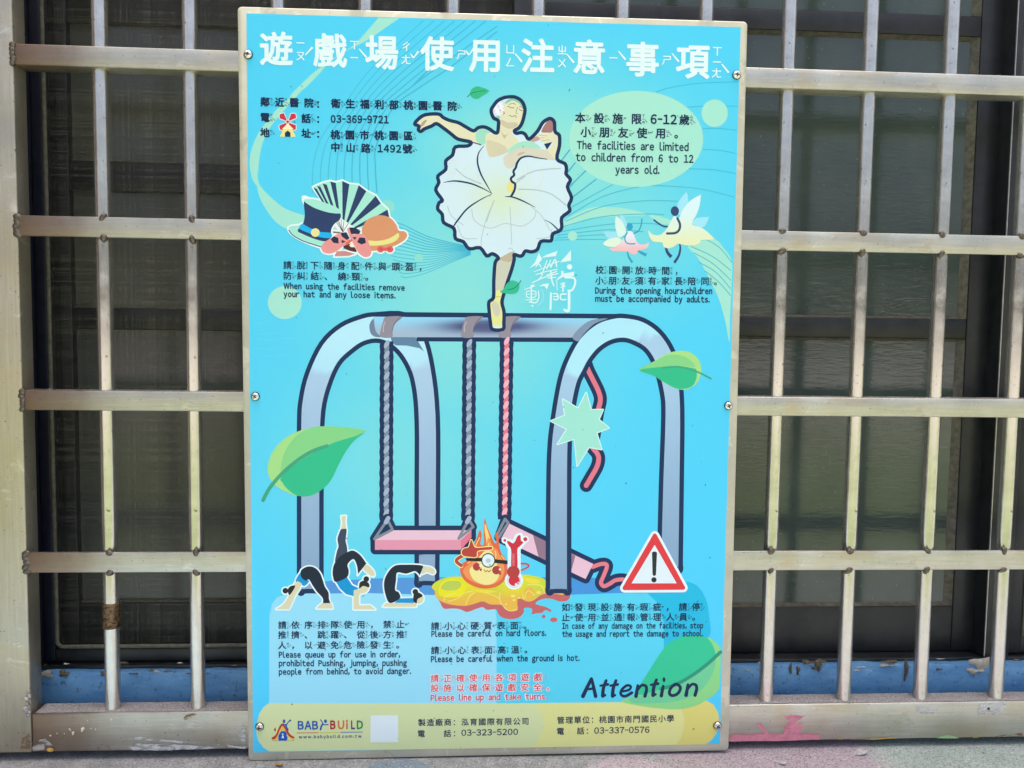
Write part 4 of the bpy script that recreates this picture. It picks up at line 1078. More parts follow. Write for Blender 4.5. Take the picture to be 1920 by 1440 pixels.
# tutu details
GR = (178, 196, 206)
for pts in ([(530, 880), (620, 960), (720, 1010), (800, 1040)], [(1180, 1000), (1330, 920), (1480, 890), (1640, 880)], [(1200, 1100), (1400, 1110), (1560, 1160), (1700, 1270)], [(940, 1220), (900, 1320), (860, 1440)], [(1270, 960), (1200, 1010), (1160, 1050)]): A.stroke(GR, pts, 2.2)
for pts in ([(760, 80), (700, 250), (660, 420), (655, 510)], [(1000, 50), (1010, 250), (1020, 500)], [(1260, 50), (1380, 160), (1480, 330)], [(250, 40), (300, 160), (440, 270)], [(540, 80), (580, 220), (760, 305), (940, 250), (1150, 280), (1290, 180), (1310, 90)], [(370, 270), (440, 420), (600, 430)], [(1500, 320), (1470, 410), (1320, 430)], [(980, 560), (1010, 545), (1050, 590)]): A.stroke(GR, b2a(pts), 1.4)
for pts in ([(740, 820), (620, 900), (590, 990)], [(760, 880), (760, 1000), (700, 1100)], [(1260, 800), (1300, 880), (1270, 960)], [(1450, 900), (1460, 1000), (1420, 1080)]): A.stroke((222, 228, 206), pts, 1.1)
for k in range(7):
    A.stroke((212, 222, 228), [(440+k*3, 1000-34*k), (520+10*k, 960-28*k)], 1.0, False)
sk([(1085, 1030), (1140, 1036), (1136, 1130), (1080, 1120)], (230, 224, 140))
tp = lambda t: .25+.75*math.sin(math.pi*min(1, max(0, t)))
for pts in ([(832, 640), (775, 720), (765, 820), (800, 940), (860, 1050), (915, 1145)], [(405, 1030), (480, 1015), (560, 1015), (700, 1042), (820, 1092), (915, 1145)], [(920, 1148), (780, 1220), (650, 1312), (545, 1442), (500, 1500), (452, 1466+25)]):
    A.stroke(NAVY, pts, 3.2, taper=tp)
A.stroke(NAVY, [(1500, 782), (1400, 768), (1300, 750), (1225, 770), (1185, 820), (1170, 870), (1145, 910), (1152, 950), (1118, 985), (1130, 1020), (1162, 1045), (1155, 1110), (1122, 1172)], 4.3, taper=lambda t: .35+.65*min(1, t*3))
A.stroke(NAVY, [(1055, 1178), (1130, 1182), (1240, 1222), (1375, 1292)], 3.0, taper=tp)
A.stroke(NAVY, b2a([(1415, 205), (1500, 252), (1585, 335)]), 3.2, taper=lambda t: .2+.8*t)
A.stroke(NAVY, [(800, 630), (770, 620), (700, 600)], 2, False)
s_ = A.P(sil); s_ = smooth_pts(s_, True, 3); A._stroke(NAVY, s_+[s_[0]], 6.6)
A.build()

# ---- hats, fan and shoes
WST = (226, 246, 250); HN = (44, 64, 106); HM = (166, 230, 215)
A = Art('hats_and_fan_picture', 6, 'printed pile of top hat, striped fan, round hat and ballet shoes'); A.frame(530, 330, 250)
rim = [(440, 160), (495, 135), (570, 103), (680, 75), (765, 95), (858, 70), (960, 115), (1090, 130), (1205, 215), (1340, 285), (1415, 395), (1510, 480), (1535, 590), (1200, 760), (870, 700), (800, 500), (600, 390)]
body = [(300, 350), (400, 330), (520, 350), (680, 420), (820, 480), (832, 540), (825, 620), (740, 690), (700, 760), (690, 900), (600, 940)]
brim = [(85, 760), (120, 722), (240, 708), (300, 690), (450, 800), (620, 900), (600, 1010), (550, 1025), (400, 975), (240, 905), (130, 830)]
orange = [(1140, 790), (1160, 715), (1220, 630), (1310, 585), (1400, 565), (1500, 580), (1580, 630), (1640, 710), (1672, 785), (1760, 800), (1792, 860), (1740, 935), (1600, 1010), (1430, 1060), (1270, 1075), (1180, 1000)]
shoeL = [(555, 1020), (610, 950), (700, 890), (800, 830), (850, 815), (900, 900), (985, 925), (880, 1005), (780, 1080), (680, 1118), (585, 1095)]
shoeR = [(930, 770), (960, 755), (1010, 840), (1120, 830), (1200, 870), (1250, 985), (1277, 1080), (1260, 1145), (1190, 1168), (1110, 1125), (1060, 1050), (970, 890)]
sole = [(780, 1080), (900, 1080), (1045, 1120), (950, 1150), (745, 1158)]
for pl, sm in ((rim, False), (body, True), (brim, True), (orange, True), (shoeL, True), (shoeR, True), (sole, False)):
    p_ = A.P(pl); p_ = smooth_pts(p_, True, 4) if sm else p_
    A._stroke(WST, p_+[p_[0]], 6.0); A.raw(WST, p_)
for cx in (1410, 1545): A.disc(WST, cx, 1055, 72, 68)
A.fill(HM, rim, False)
for w in ([(440, 165), (490, 185), (605, 385), (565, 368)], [(495, 140), (545, 158), (662, 405), (622, 388)], [(575, 108), (635, 125), (732, 432), (690, 412)], [(685, 78), (765, 100), (812, 478), (772, 448)], [(858, 72), (960, 118), (888, 642), (862, 637)], [(1095, 132), (1205, 218), (942, 674), (918, 657)], [(1340, 285), (1415, 395), (1003, 708), (972, 700)], [(1510, 482), (1535, 588), (1380, 600), (1330, 590)], [(1210, 636), (1190, 700), (1060, 752), (1030, 737)]): A.fill(HN, w, False)
A.fill((232, 240, 244), [(790, 570), (930, 670), (995, 712), (900, 810), (700, 850), (690, 760), (735, 670)], False)
A.fill((190, 215, 212), [(745, 720), (800, 780), (725, 775)], False)
for p_ in ((755, 640), (775, 620), (805, 640), (840, 655), (880, 650), (945, 680)): A.stroke((60, 62, 70), [p_, (868, 808)], .9, False, False)
A.stroke((110, 112, 112), [(725, 808), (835, 818)], 3, False, False)
A.fill(HM, brim); A.stroke(HN, [(90, 782), (150, 855), (300, 938), (550, 1020)], 1.8)
A.fill(HN, [(310, 365), (420, 440), (560, 495), (700, 530), (826, 540), (826, 620), (745, 690), (700, 770), (690, 890), (640, 935), (560, 935), (430, 895), (300, 840), (215, 788), (290, 690), (318, 560)])
A.fill((28, 178, 242), [(283, 693), (400, 752), (530, 802), (695, 822), (692, 890), (540, 880), (380, 822), (243, 757)])
A.fill(HM, [(300, 350), (400, 332), (520, 352), (680, 422), (818, 482), (830, 536), (700, 532), (560, 497), (420, 440)])
A.disc((232, 226, 158), 470, 815, 63, 62)
A.fill((217, 150, 110), orange)
A.fill((232, 226, 142), [(1215, 930), (1350, 936), (1500, 910), (1600, 862), (1662, 822), (1675, 880), (1600, 950), (1450, 992), (1245, 1000)])
A.fill((90, 46, 46), [(870, 1020), (960, 978), (1040, 1030), (1060, 1092), (950, 1072)]); A.disc((236, 240, 232), 1005, 1000, 42, 26)
A.fill((204, 140, 140), sole, False); A.fill((236, 240, 236), [(790, 1040), (900, 1075), (790, 1085)], False)
A.fill((232, 152, 152), shoeL)
for p_ in ([(690, 910), (735, 868), (800, 890), (808, 972), (730, 962)], [(835, 815), (920, 812), (968, 900), (920, 920), (850, 868)], [(848, 918), (908, 945), (850, 968)]): A.fill((42, 50, 74), p_, False)
A.fill((232, 152, 152), shoeR)
for p_ in ([(955, 740), (1050, 742), (1122, 800), (1100, 836), (985, 836)], [(1005, 880), (1066, 880), (1040, 920)], [(1072, 952), (1105, 885), (1185, 890), (1200, 962), (1135, 985)]): A.fill((42, 50, 74), p_, False)
A.stroke((226, 110, 84), [(925, 975), (985, 925)], 5, False)
for cx in (1410, 1545): A.disc((224, 96, 96), cx, 1055, 50, 47)
A.fill((224, 96, 96), [(1410, 1030), (1545, 1030), (1545, 1080), (1410, 1080)], False)
for cx in (1420, 1535): A.stroke((150, 50, 56), [(cx-18, 1048), (cx, 1056), (cx+18, 1052)], 1.2)
A.build()

# ---- fairies
def fcol(x, y): return lerp((216, 242, 250), (228, 236, 196), max(0, min(1, (y-400)/50)))
A = Art('fairy_picture', 5, 'printed larger fairy with navy head and pale yellow skirt'); A.frame(1130, 350, 200)
FN = (52, 76, 118)
A.fill((160, 228, 250), [(1515, 90), (1515, 90), (1430, 180), (1340, 330), (1370, 500), (1450, 480), (1540, 280)])
A.fill((160, 228, 250), [(1920, 545), (1920, 545), (1780, 550), (1680, 570), (1610, 660), (1740, 730), (1830, 720), (1880, 640)])
A.stroke(FN, [(1385, 1030), (1398, 1110), (1370, 1240), (1290, 1370)], 4.2, cap=False, taper=lambda t: .6+.6*t)
A.stroke(FN, [(1140, 1090), (1165, 1180), (1235, 1265)], 6.0, cap=False, taper=lambda t: .7+.4*t)
A.stroke(FN, [(925, 600), (1020, 672), (1100, 715), (1200, 722)], 2.9)
A.fill(fcol, [(1770, 143), (1770, 143), (1640, 210), (1530, 300), (1430, 440), (1370, 570), (1290, 530), (1230, 620), (1150, 760), (1050, 860), (930, 870), (860, 830), (822, 785), (840, 890), (900, 980), (1000, 1000), (1075, 1010), (1100, 1080), (1180, 1110), (1280, 1080), (1360, 1030), (1500, 1052), (1650, 1052), (1740, 1020), (1780, 965), (1930, 955), (2010, 945), (2000, 925), (1910, 835), (1790, 745), (1610, 672), (1690, 500), (1745, 340)])
A.grid(1220, 370, 1330, 460, 9)
A.disc(FN, 1300, 440, 74, 88); A.stroke(FN, [(1345, 570), (1385, 655), (1392, 720), (1368, 790), (1300, 835), (1160, 843)], 4.4)
A.build()
A = Art('fairy_picture', 5, 'printed smaller fairy with blue head and pink skirt'); A.frame(1130, 350, 200)
FB = (52, 162, 205)
def pcol(x, y): return lerp((230, 234, 248), (240, 190, 196), max(0, min(1, (y-445)/22)))
A.fill((160, 226, 244), [(340, 505), (310, 560), (330, 700), (430, 720), (430, 640), (390, 560)]); A.fill((160, 224, 246), [(20, 815), (120, 940), (280, 930), (260, 825), (140, 810)])
A.fill((216, 242, 236), [(240, 540), (225, 640), (240, 780), (300, 910), (420, 830), (380, 680), (310, 580)]); A.fill((222, 242, 226), [(8, 1030), (80, 1070), (220, 1082), (340, 1010), (300, 918), (150, 930), (60, 970)])
A.stroke(FB, [(445, 1170), (470, 1265), (535, 1365)], 3.6, cap=False, taper=lambda t: .6+.6*t); A.stroke(FB, [(635, 1155), (700, 1192), (785, 1232)], 5, cap=False, taper=lambda t: .6+.6*t)
A.stroke((60, 158, 196), [(550, 845), (640, 800), (690, 700), (708, 580)], 2.3)
A.fill(pcol, [(115, 1108), (200, 1092), (320, 1010), (400, 900), (430, 820), (500, 795), (555, 850), (620, 1000), (700, 1042), (780, 1032), (832, 1003), (800, 1100), (700, 1140), (640, 1152), (600, 1212), (520, 1212), (460, 1172), (300, 1166), (180, 1158)]); A.grid(1145, 430, 1215, 478, 7)
A.disc(FB, 487, 720, 56, 66); A.stroke((60, 158, 196), [(440, 825), (400, 920), (420, 1000), (490, 1030), (580, 1026)], 2.4)
A.build()

# ---- gymnasts
BLK, CY2, SKG, HR = (30, 44, 60), (18, 150, 212), (216, 214, 180), (38, 42, 44)
def sticker(label, parts, discs=(), w=5.4):
    A = Art('gymnast_picture', 6, label); A.frame(510, 955, 310)
    for col, pts, sm in parts:
        p_ = A.P(pts); p_ = smooth_pts(p_, True, 4) if sm else p_
        A._stroke(WST, p_+[p_[0]], w)
    for col, x, y, r in discs: A.disc(WST, x, y, r+17, r+17)
    for col, pts, sm in parts: A.fill(col, pts, sm)
    for col, x, y, r in discs: A.disc(col, x, y, r)
    A.build()
sticker('printed gymnast bending forward with hands on the floor', [
    (CY2, [(335, 728), (275, 830), (330, 860), (375, 890), (430, 830), (345, 790)], True),
    (SKG, [(262, 860), (300, 833), (347, 862), (320, 925), (270, 1005), (218, 1120), (196, 1160), (48, 1160), (110, 1122), (150, 1082), (205, 990)], False),
    (SKG, [(515, 1152), (545, 1118), (590, 1085), (690, 1090), (706, 1152)], False),
    (BLK, [(332, 750), (345, 700), (420, 663), (500, 680), (560, 745), (592, 830), (615, 900), (655, 965), (662, 1040), (678, 1088), (678, 1088), (592, 1090), (592, 1090), (588, 1030), (520, 955), (470, 880), (428, 815), (390, 828), (345, 795)], True),
    (HR, [(200, 995), (183, 935), (215, 893), (270, 888), (240, 950)], True)], [(HR, 155, 945, 33)])
sticker('printed gymnast in a back bend with one leg straight up', [
    ((62, 76, 96), [(805, 230), (865, 230), (855, 360), (872, 450), (860, 540), (738, 620), (750, 500), (772, 430), (760, 350), (775, 290)], True),
    (SKG, [(805, 80), (858, 75), (852, 140), (862, 225), (805, 228), (815, 150)], False),
    (SKG, [(1060, 690), (1100, 643), (1160, 690), (1190, 740), (1180, 778), (1130, 760)], True),
    (CY2, [(742, 842), (870, 788), (930, 880), (1005, 915), (960, 1012), (860, 985), (790, 920)], False),
    (BLK, [(708, 780), (705, 710), (725, 630), (790, 550), (870, 500), (940, 478), (1010, 518), (1060, 575), (1095, 630), (1095, 630), (1000, 750), (1000, 750), (985, 650), (945, 578), (878, 640), (892, 720), (865, 792), (740, 842)], True),
    (SKG, [(948, 940), (1000, 925), (1040, 950), (1010, 1000), (1012, 1115), (1140, 1112), (1202, 1162), (948, 1162)], False),
    (SKG, [(1000, 950), (1050, 892), (1125, 900), (1095, 960), (1030, 975)], True),
    (HR, [(1010, 910), (1020, 850), (1070, 828), (1125, 860), (1125, 905), (1060, 890), (1020, 918)], True)], [(HR, 1095, 810, 33)])
sticker('printed gymnast folded over backwards with forearms on the floor', [
    (SKG, [(1285, 1132), (1320, 1088), (1682, 1088), (1675, 1132)], False),
    (SKG, [(1740, 665), (1850, 675), (1892, 720), (1870, 752), (1800, 730), (1735, 750)], True),
    (CY2, [(1420, 1085), (1490, 1033), (1640, 1030), (1652, 1088)], False),
    (BLK, [(1742, 652), (1742, 700), (1716, 765), (1716, 765), (1660, 718), (1560, 747), (1455, 735), (1440, 830), (1430, 935), (1472, 965), (1485, 1035), (1370, 1088), (1320, 1000), (1300, 870), (1330, 760), (1420, 658), (1560, 643)], True),
    (SKG, [(1685, 1085), (1690, 1045), (1752, 1010), (1755, 1060), (1715, 1095)], True),
    (HR, [(1640, 1030), (1650, 980), (1700, 965), (1750, 1005), (1690, 1045), (1680, 1090), (1645, 1070)], True)], [(HR, 1665, 958, 33)])

# ---- melted puddle, flame, thermometer, warning triangle
A = Art('puddle_picture', 3, 'printed yellow molten puddle with red brown rim'); A.frame(800, 960, 280)
RD = (196, 102, 106)
A.fill(RD, [(100, 1040), (165, 1150), (220, 1240), (330, 1240), (430, 1250), (520, 1285), (640, 1245), (720, 1225), (780, 1258), (890, 1252), (920, 1310), (970, 1355), (1080, 1378), (1190, 1355), (1250, 1290), (1255, 1235), (1350, 1240), (1365, 1295), (1470, 1300), (1530, 1260), (1590, 1285), (1600, 1262), (1530, 1220), (1400, 1180), (1480, 1122), (1600, 1115), (1720, 1152), (1820, 1130), (1850, 1050), (1800, 1020), (1400, 900), (700, 860), (200, 900)])
A.disc(RD, 1505, 1345, 23, 22); A.disc(RD, 1635, 1385, 48, 30); A.disc(RD, 1370, 1300, 26, 14)
def pud(x, y): return lerp(lerp((228, 224, 48), (200, 218, 70), .5+.5*math.sin(x*.07)), (230, 184, 84), max(0, min(1, (y-1098)/32)))
A.fill(pud, [(65, 965), (110, 905), (250, 840), (420, 830), (600, 850), (800, 860), (1000, 850), (1250, 805), (1400, 825), (1520, 870), (1560, 1000), (1740, 1045), (1755, 1065), (1600, 1048), (1480, 1062), (1380, 1132), (1300, 1152), (1200, 1112), (1160, 1140), (1170, 1250), (1100, 1277), (1010, 1250), (960, 1195), (820, 1188), (720, 1150), (600, 1185), (480, 1208), (300, 1188), (180, 1145), (110, 1080), (105, 1020)]); A.grid(812, 1085, 1060, 1145, 7)
A.fill((234, 228, 40), [(150, 1000), (200, 900), (330, 850), (450, 900), (510, 980), (440, 1080), (300, 1100), (180, 1080)]); A.fill((186, 206, 92), [(185, 985), (230, 910), (330, 885), (430, 900), (440, 950), (380, 1000), (280, 1010)])
for p_ in ([(560, 1090), (640, 1040), (720, 1060), (700, 1130), (600, 1170), (530, 1180)], [(760, 1060), (900, 1090), (940, 1150), (860, 1180), (760, 1150)], [(960, 1120), (1060, 1090), (1160, 1120), (1150, 1220), (1080, 1250), (1000, 1190)], [(1260, 1000), (1330, 960), (1380, 1020), (1330, 1090), (1270, 1090)], [(240, 1150), (360, 1110), (460, 1150), (440, 1190), (320, 1180)]): A.fill((232, 186, 78), p_)
for p_ in ([(620, 1000), (760, 1000), (900, 1020), (800, 1040), (680, 1030)], [(1250, 850), (1380, 860), (1480, 900), (1350, 920)]): A.fill((238, 222, 70), p_)
PV = (242, 226, 130)
for p_ in ([(220, 1140), (250, 1080), (380, 1040)], [(280, 1150), (400, 1110), (480, 1040), (600, 1020)], [(500, 1195), (550, 1090), (620, 1030)], [(740, 1030), (850, 1070), (930, 1110), (960, 1180), (1060, 1270), (1160, 1250)], [(945, 1040), (935, 1110)], [(1230, 1060), (1250, 1120)], [(1260, 1110), (1300, 1010), (1390, 1070)], [(1300, 930), (1450, 940), (1500, 980), (1510, 1040)]): A.stroke(PV, p_, 1.3)
for x, y, r in ((1110, 1080, 30), (1125, 1132, 22), (1440, 1035, 32), (1185, 1105, 16), (1020, 1185, 14)): A.disc((238, 226, 120), x, y, r, r*.6)
A.build()
A = Art('flame_picture', 6, 'printed round flame figure wearing a head mirror'); A.frame(800, 960, 280)
A.fill((226, 108, 70), [(430, 720), (460, 660), (520, 625), (570, 560), (600, 430), (640, 350), (682, 232), (708, 300), (690, 410), (738, 410), (732, 250), (738, 140), (752, 78), (772, 170), (820, 285), (868, 392), (898, 385), (880, 255), (922, 305), (932, 420), (960, 530), (1012, 600), (1032, 720), (1030, 800), (990, 890), (900, 958), (760, 985), (620, 960), (500, 890), (440, 800)])
A.fill((238, 152, 92), [(470, 740), (560, 660), (640, 600), (690, 560), (760, 430), (745, 200), (780, 280), (850, 440), (900, 480), (930, 540), (980, 640), (1000, 760), (960, 860), (860, 925), (740, 940), (600, 900), (500, 830)])
A.fill((246, 216, 120), [(752, 150), (745, 230), (765, 350), (770, 400), (790, 330), (815, 350), (800, 290)]); 
for p_ in ([(630, 440), (650, 390), (680, 330)], [(880, 500), (890, 560), (870, 620)], [(960, 560), (1000, 610)], [(525, 660), (560, 640)], [(800, 400), (790, 460)]): A.stroke((246, 220, 130), p_, 1.6)
A.fill((240, 226, 150), [(650, 640), (690, 560), (760, 500), (830, 510), (880, 600), (900, 690), (760, 720)])
A.fill((240, 230, 152), [(552, 750), (580, 705), (650, 680), (760, 665), (880, 690), (925, 770), (920, 850), (850, 920), (740, 935), (620, 885), (570, 820)])
E_ = (172, 66, 66)
A.disc(E_, 642, 705, 48, 50); A.disc(E_, 897, 748, 55, 55); A.disc(E_, 695, 742, 14, 18); A.disc(E_, 945, 792, 14, 16)
A.disc((250, 240, 230), 690, 690, 15); A.disc((250, 240, 230), 942, 738, 14)
A.stroke((150, 80, 60), [(740, 742), (758, 768), (782, 750), (800, 770), (826, 744)], 1.4)
A.fill((40, 40, 42), [(500, 595), (700, 588), (1040, 625), (1040, 672), (700, 637), (512, 627)], False)
A.disc((30, 40, 50), 792, 622, 90, 94, 30); A.disc((222, 240, 248), 792, 622, 77, 80, 30); A.disc((184, 204, 208), 792, 625, 32, 30)
A.stroke((250, 232, 150), [(470, 560), (400, 600), (385, 640), (440, 692)], 8.6); A.stroke((184, 70, 66), [(470, 560), (400, 600), (385, 640), (445, 688)], 6)
A.fill((184, 70, 66), [(450, 510), (480, 470), (540, 450), (572, 358), (610, 440), (650, 460), (830, 448), (838, 470), (820, 484), (660, 500), (640, 575), (560, 577), (470, 560)], True, (250, 232, 150), 3.2)
A.build()
A = Art('thermometer_picture', 7, 'printed red thermometer bursting at the top'); A.frame(800, 960, 280)
TR, TW = (206, 52, 70), (226, 243, 251)
Y_ = [(1032, 380), (1060, 375), (1110, 402), (1140, 370), (1168, 310), (1205, 300), (1212, 365), (1242, 390), (1200, 440), (1166, 490), (1165, 720), (1090, 720), (1086, 490), (1055, 430)]
A.stroke((196, 84, 92), [(1200, 662), (1290, 670), (1306, 705), (1200, 757)], 3.2)
A.stroke(TW, [(1125, 500), (1125, 880)], 24.5, False); A.disc(TW, 1122, 880, 118, 118, 30); A.fill(TW, Y_, False, TW, 10)
A.disc(TW, 1005, 365, 42); A.disc(TW, 1268, 350, 48)
A.disc((196, 214, 232), 1122, 882, 92, 92, 30); A.disc((240, 226, 232), 1122, 882, 84, 84, 30)
A.fill(TR, Y_); A.disc(TR, 1125, 880, 72, 70); A.disc((182, 66, 66), 1115, 770, 82, 80); A.disc(TR, 1005, 365, 18); A.disc(TR, 1268, 350, 26)
for k in range(10): A.stroke((230, 150, 160), [(1098, 540+16*k), (1132, 540+16*k)], .9, False, False)
A.disc((250, 236, 236), 1150, 930, 17); A.disc((250, 236, 236), 1176, 905, 8)
A.build()
A = Art('warning_triangle_picture', 6, 'printed red bordered warning triangle with a black exclamation mark'); A.frame(1020, 980, 280)
t3 = [(1425, 165), (1790, 838), (1035, 842)]
p_ = A.P(t3); A._stroke(TW, p_+[p_[0]], 17); A.raw(TW, p_); A._stroke((222, 64, 70), p_+[p_[0]], 7.5); A.raw((222, 64, 70), p_)
A.fill((224, 240, 249), [(1423, 285), (1705, 780), (1125, 780)], False)
A.fill((44, 50, 54), [(1388, 385), (1405, 372), (1436, 372), (1453, 385), (1440, 668), (1425, 684), (1410, 684), (1396, 668)], False); A.disc((44, 50, 54), 1413, 735, 34)
A.build()

# ---- windmill
A = Art('windmill_picture', 6, 'printed small windmill with red sails'); q(A, 1)
for a in (45, 135, 225, 315):
    c, s2_ = math.cos(RAD(a)), math.sin(RAD(a)); pts = [(382+c*14-s2_*4, 877+s2_*14+c*4), (382+c*64-s2_*24, 877+s2_*64+c*24), (382+c*80+s2_*2, 877+s2_*80-c*2), (382+c*60+s2_*24, 877+s2_*60-c*24), (382+c*14+s2_*4, 877+s2_*14-c*4)]
    A.fill((206, 50, 72), pts, False, (240, 236, 236), 2.6)
A.fill((236, 226, 140), [(352, 925), (412, 925), (440, 985), (325, 985)], False); A.fill((250, 240, 200), [(340, 930), (382, 888), (425, 930)], False)
A.fill(NAVY, [(362, 985), (362, 955), (382, 940), (402, 955), (402, 985)], False); A.disc((206, 50, 72), 382, 877, 10); A.build()

# ---- brush written emblem
A = Art('calligraphy_emblem', 6, 'printed white brush written characters beside the dancer leg'); A.z = zB; CW = (218, 245, 250)
for p_ in ([(1345, 605), (1385, 680), (1340, 730), (1230, 790), (1300, 715)], [(1370, 665), (1440, 625), (1572, 578), (1550, 642), (1420, 655)], [(1600, 718), (1732, 570), (1732, 696)], [(1615, 820), (1645, 820), (1642, 850), (1770, 828), (1766, 880), (1640, 888), (1540, 945), (1590, 890), (1615, 870)], [(1350, 1005), (1400, 975), (1472, 970), (1440, 1042), (1415, 1000)]): A.fill(CW, p_, False)
for p_, w in (([(1310, 770), (1345, 735), (1370, 770)], 2), ([(1395, 830), (1420, 760), (1445, 695)], 2), ([(1440, 790), (1490, 690)], 2), ([(1490, 775), (1540, 680), (1560, 770)], 2.4), ([(1450, 750), (1590, 705)], 1.6), ([(1290, 830), (1430, 775), (1500, 750)], 1.4), ([(1310, 865), (1440, 825), (1570, 800)], 1.8), ([(1340, 930), (1390, 860), (1350, 850)], 1.8), ([(1270, 960), (1400, 900), (1575, 850)], 2), ([(1440, 870), (1560, 825)], 2.2), ([(1490, 820), (1500, 920), (1525, 995)], 2.8), ([(1455, 905), (1550, 895)], 2), ([(1562, 940), (1566, 1052)], 1.4), ([(1660, 895), (1765, 905), (1782, 970), (1745, 1048), (1700, 1055)], 4), ([(1605, 975), (1660, 962)], 1.5), ([(1638, 965), (1635, 1065)], 3), ([(1608, 1015), (1668, 1002)], 1.5), ([(1612, 985), (1636, 1000), (1660, 978)], 1.3), ([(1492, 1085), (1486, 1280)], 3.6), ([(1520, 1092), (1570, 1098), (1572, 1160), (1525, 1160)], 2.6), ([(1522, 1126), (1568, 1126)], 2), ([(1672, 1098), (1612, 1102), (1612, 1160), (1670, 1162)], 2.6), ([(1708, 1080), (1708, 1270), (1685, 1300), (1655, 1285)], 5), ([(1175, 1042), (1240, 1020), (1300, 1000)], 1.4), ([(1200, 1065), (1300, 1062), (1302, 1130), (1205, 1132), (1200, 1065)], 1.8), ([(1256, 990), (1256, 1190)], 2.4), ([(1190, 1166), (1318, 1160)], 1.6), ([(1205, 1098), (1300, 1096)], 1.3), ([(1340, 1060), (1345, 1140), (1310, 1200), (1230, 1190)], 2.2), ([(1240, 1025), (1285, 985)], 2.4)): A.stroke(CW, p_, w)
A.stroke((150, 224, 248), [(1375, 1040), (1402, 1100), (1390, 1180), (1330, 1240)], 2); A.disc(CW, 1715, 770, 32); A.disc(CW, 1270, 1238, 12); A.build()

# ---- maker logo
A = Art('maker_logo', 4, 'printed small logo of a slide with two children'); A.frame(490, 1320, 270)
A.stroke((196, 186, 130), [(140, 490), (435, 490)], 1.4, False); A.fill((198, 62, 48), [(135, 455), (190, 410), (240, 300), (280, 262), (330, 310), (380, 400), (438, 440), (430, 460), (360, 420), (310, 330), (280, 295), (250, 340), (210, 430), (165, 475)])
A.fill((232, 200, 70), [(175, 480), (220, 420), (255, 340), (282, 300), (310, 340), (360, 420), (435, 470), (420, 482), (340, 420), (285, 350), (260, 390), (215, 470)])
A.fill((26, 92, 190), [(228, 490), (228, 420), (265, 362), (320, 362), (340, 395), (335, 418), (350, 445), (345, 478), (325, 490)], False); A.fill((240, 246, 240), [(270, 455), (278, 418), (292, 418), (302, 455)], False); A.disc((240, 246, 240), 285, 402, 10)
A.fill((190, 44, 48), [(165, 340), (195, 308), (190, 335), (198, 350), (185, 372)], False)
A.disc((40, 90, 170), 303, 230, 18, 25); A.stroke((40, 90, 170), [(285, 262), (330, 280), (360, 240), (385, 220)], 2.0); A.stroke((40, 90, 170), [(325, 275), (335, 310), (355, 345)], 3.2); A.disc((40, 90, 170), 385, 220, 14)
A.stroke((40, 90, 170), [(790, 210), (815, 250), (835, 275), (890, 275)], 2.0); A.stroke((40, 90, 170), [(820, 265), (800, 300), (790, 342)], 3.4); A.disc((40, 90, 170), 855, 230, 20, 24)
A.stroke((206, 92, 70), [(472, 386), (762, 383)], 1.4, False, False); A.stroke((206, 206, 90), [(775, 382), (1045, 379)], 1.4, False, False); A.stroke((60, 110, 190), [(1055, 378), (1350, 374)], 1.4, False, False)
A.build()
A = Art('blank_label', 4, 'printed plain pale square in the yellow footer'); A.frame(490, 1320, 270); A.fill((224, 240, 244), [(1455, 152), (1822, 150), (1826, 510), (1455, 512)], False); A.build()

# ------------------------------------------------------------------ lettering on the board
TXT, WHT, RED = (24, 44, 82), (226, 246, 252), (222, 72, 84)
L = Lettering('title_lettering', 9, 'white title of nine large characters with small phonetic signs')
for ch, x, y in zip('遊戲場使用注意事項', (518, 619, 716, 820, 911, 1008.5, 1105, 1205, 1299), (91, 94.5, 98, 100.5, 103, 104.5, 107, 111, 114.8)):
    L.zh(ch, (x, y), (x, y), 65, WHT, .026, True, .012, .98, .30, .70)
L.build()
L = Lettering('hospital_lettering', 9, 'navy lines giving the nearby hospital, its phone number and address')
B_ = .036
L.zh('鄰近醫院', (497, 191), (579, 193), 18, TXT, B_); L.zh('：', (601, 195), (601, 195), 18, TXT, B_)
L.zh('衛生福利部桃園醫院', (629.6, 194), (847.6, 199), 18, TXT, B_)
L.zh('電', (496.8, 220), (497, 220), 18, TXT, B_); L.zh('話', (574, 222), (574, 222), 18, TXT, B_); L.zh('：', (601, 223), (601, 223), 18, TXT, B_)
L.en('03-369-9721', (620, 229.8), (729, 231), 13.5, TXT, .034)
L.zh('地', (496.8, 248.7), (497, 248.7), 18, TXT, B_); L.zh('址', (574, 250), (574, 250), 18, TXT, B_); L.zh('：', (601, 251), (601, 251), 18, TXT, B_)
L.zh('桃園市桃園區', (628.8, 252.6), (765.5, 254.7), 18, TXT, B_)
L.zh('中山路', (628.8, 276), (686, 278), 18, TXT, B_); L.en('1492', (708, 285), (752.5, 286), 13.5, TXT, .034); L.zh('號', (763.7, 279), (763.7, 279), 18, TXT, B_)
L.build()
L = Lettering('age_limit_lettering', 9, 'navy text in the mint oval limiting use to ages 6 to 12')
L.zh('本設施限', (1088, 221), (1193.4, 223), 20, TXT, .026); L.en('6-12', (1219.5, 231.8), (1269, 232.8), 16.5, TXT, .028); L.zh('歲', (1283.3, 224.5), (1283.3, 224.5), 20, TXT, .026)
L.zh('小朋友使用。', (1098.4, 247.4), (1274, 250.5), 20, TXT, .026)
L.en('The facilities are limited', (1081.5, 279), (1291, 283), 13.8, TXT, .028)
L.en('to children from 6 to 12', (1079.4, 301.6), (1300, 305), 13.8, TXT, .028); L.en('years old.', (1153.6, 325), (1236.4, 326), 13.8, TXT, .028)
L.build()
ZB, EB = .019, .036
L = Lettering('loose_items_lettering', 9, 'navy text about removing hats and loose items')
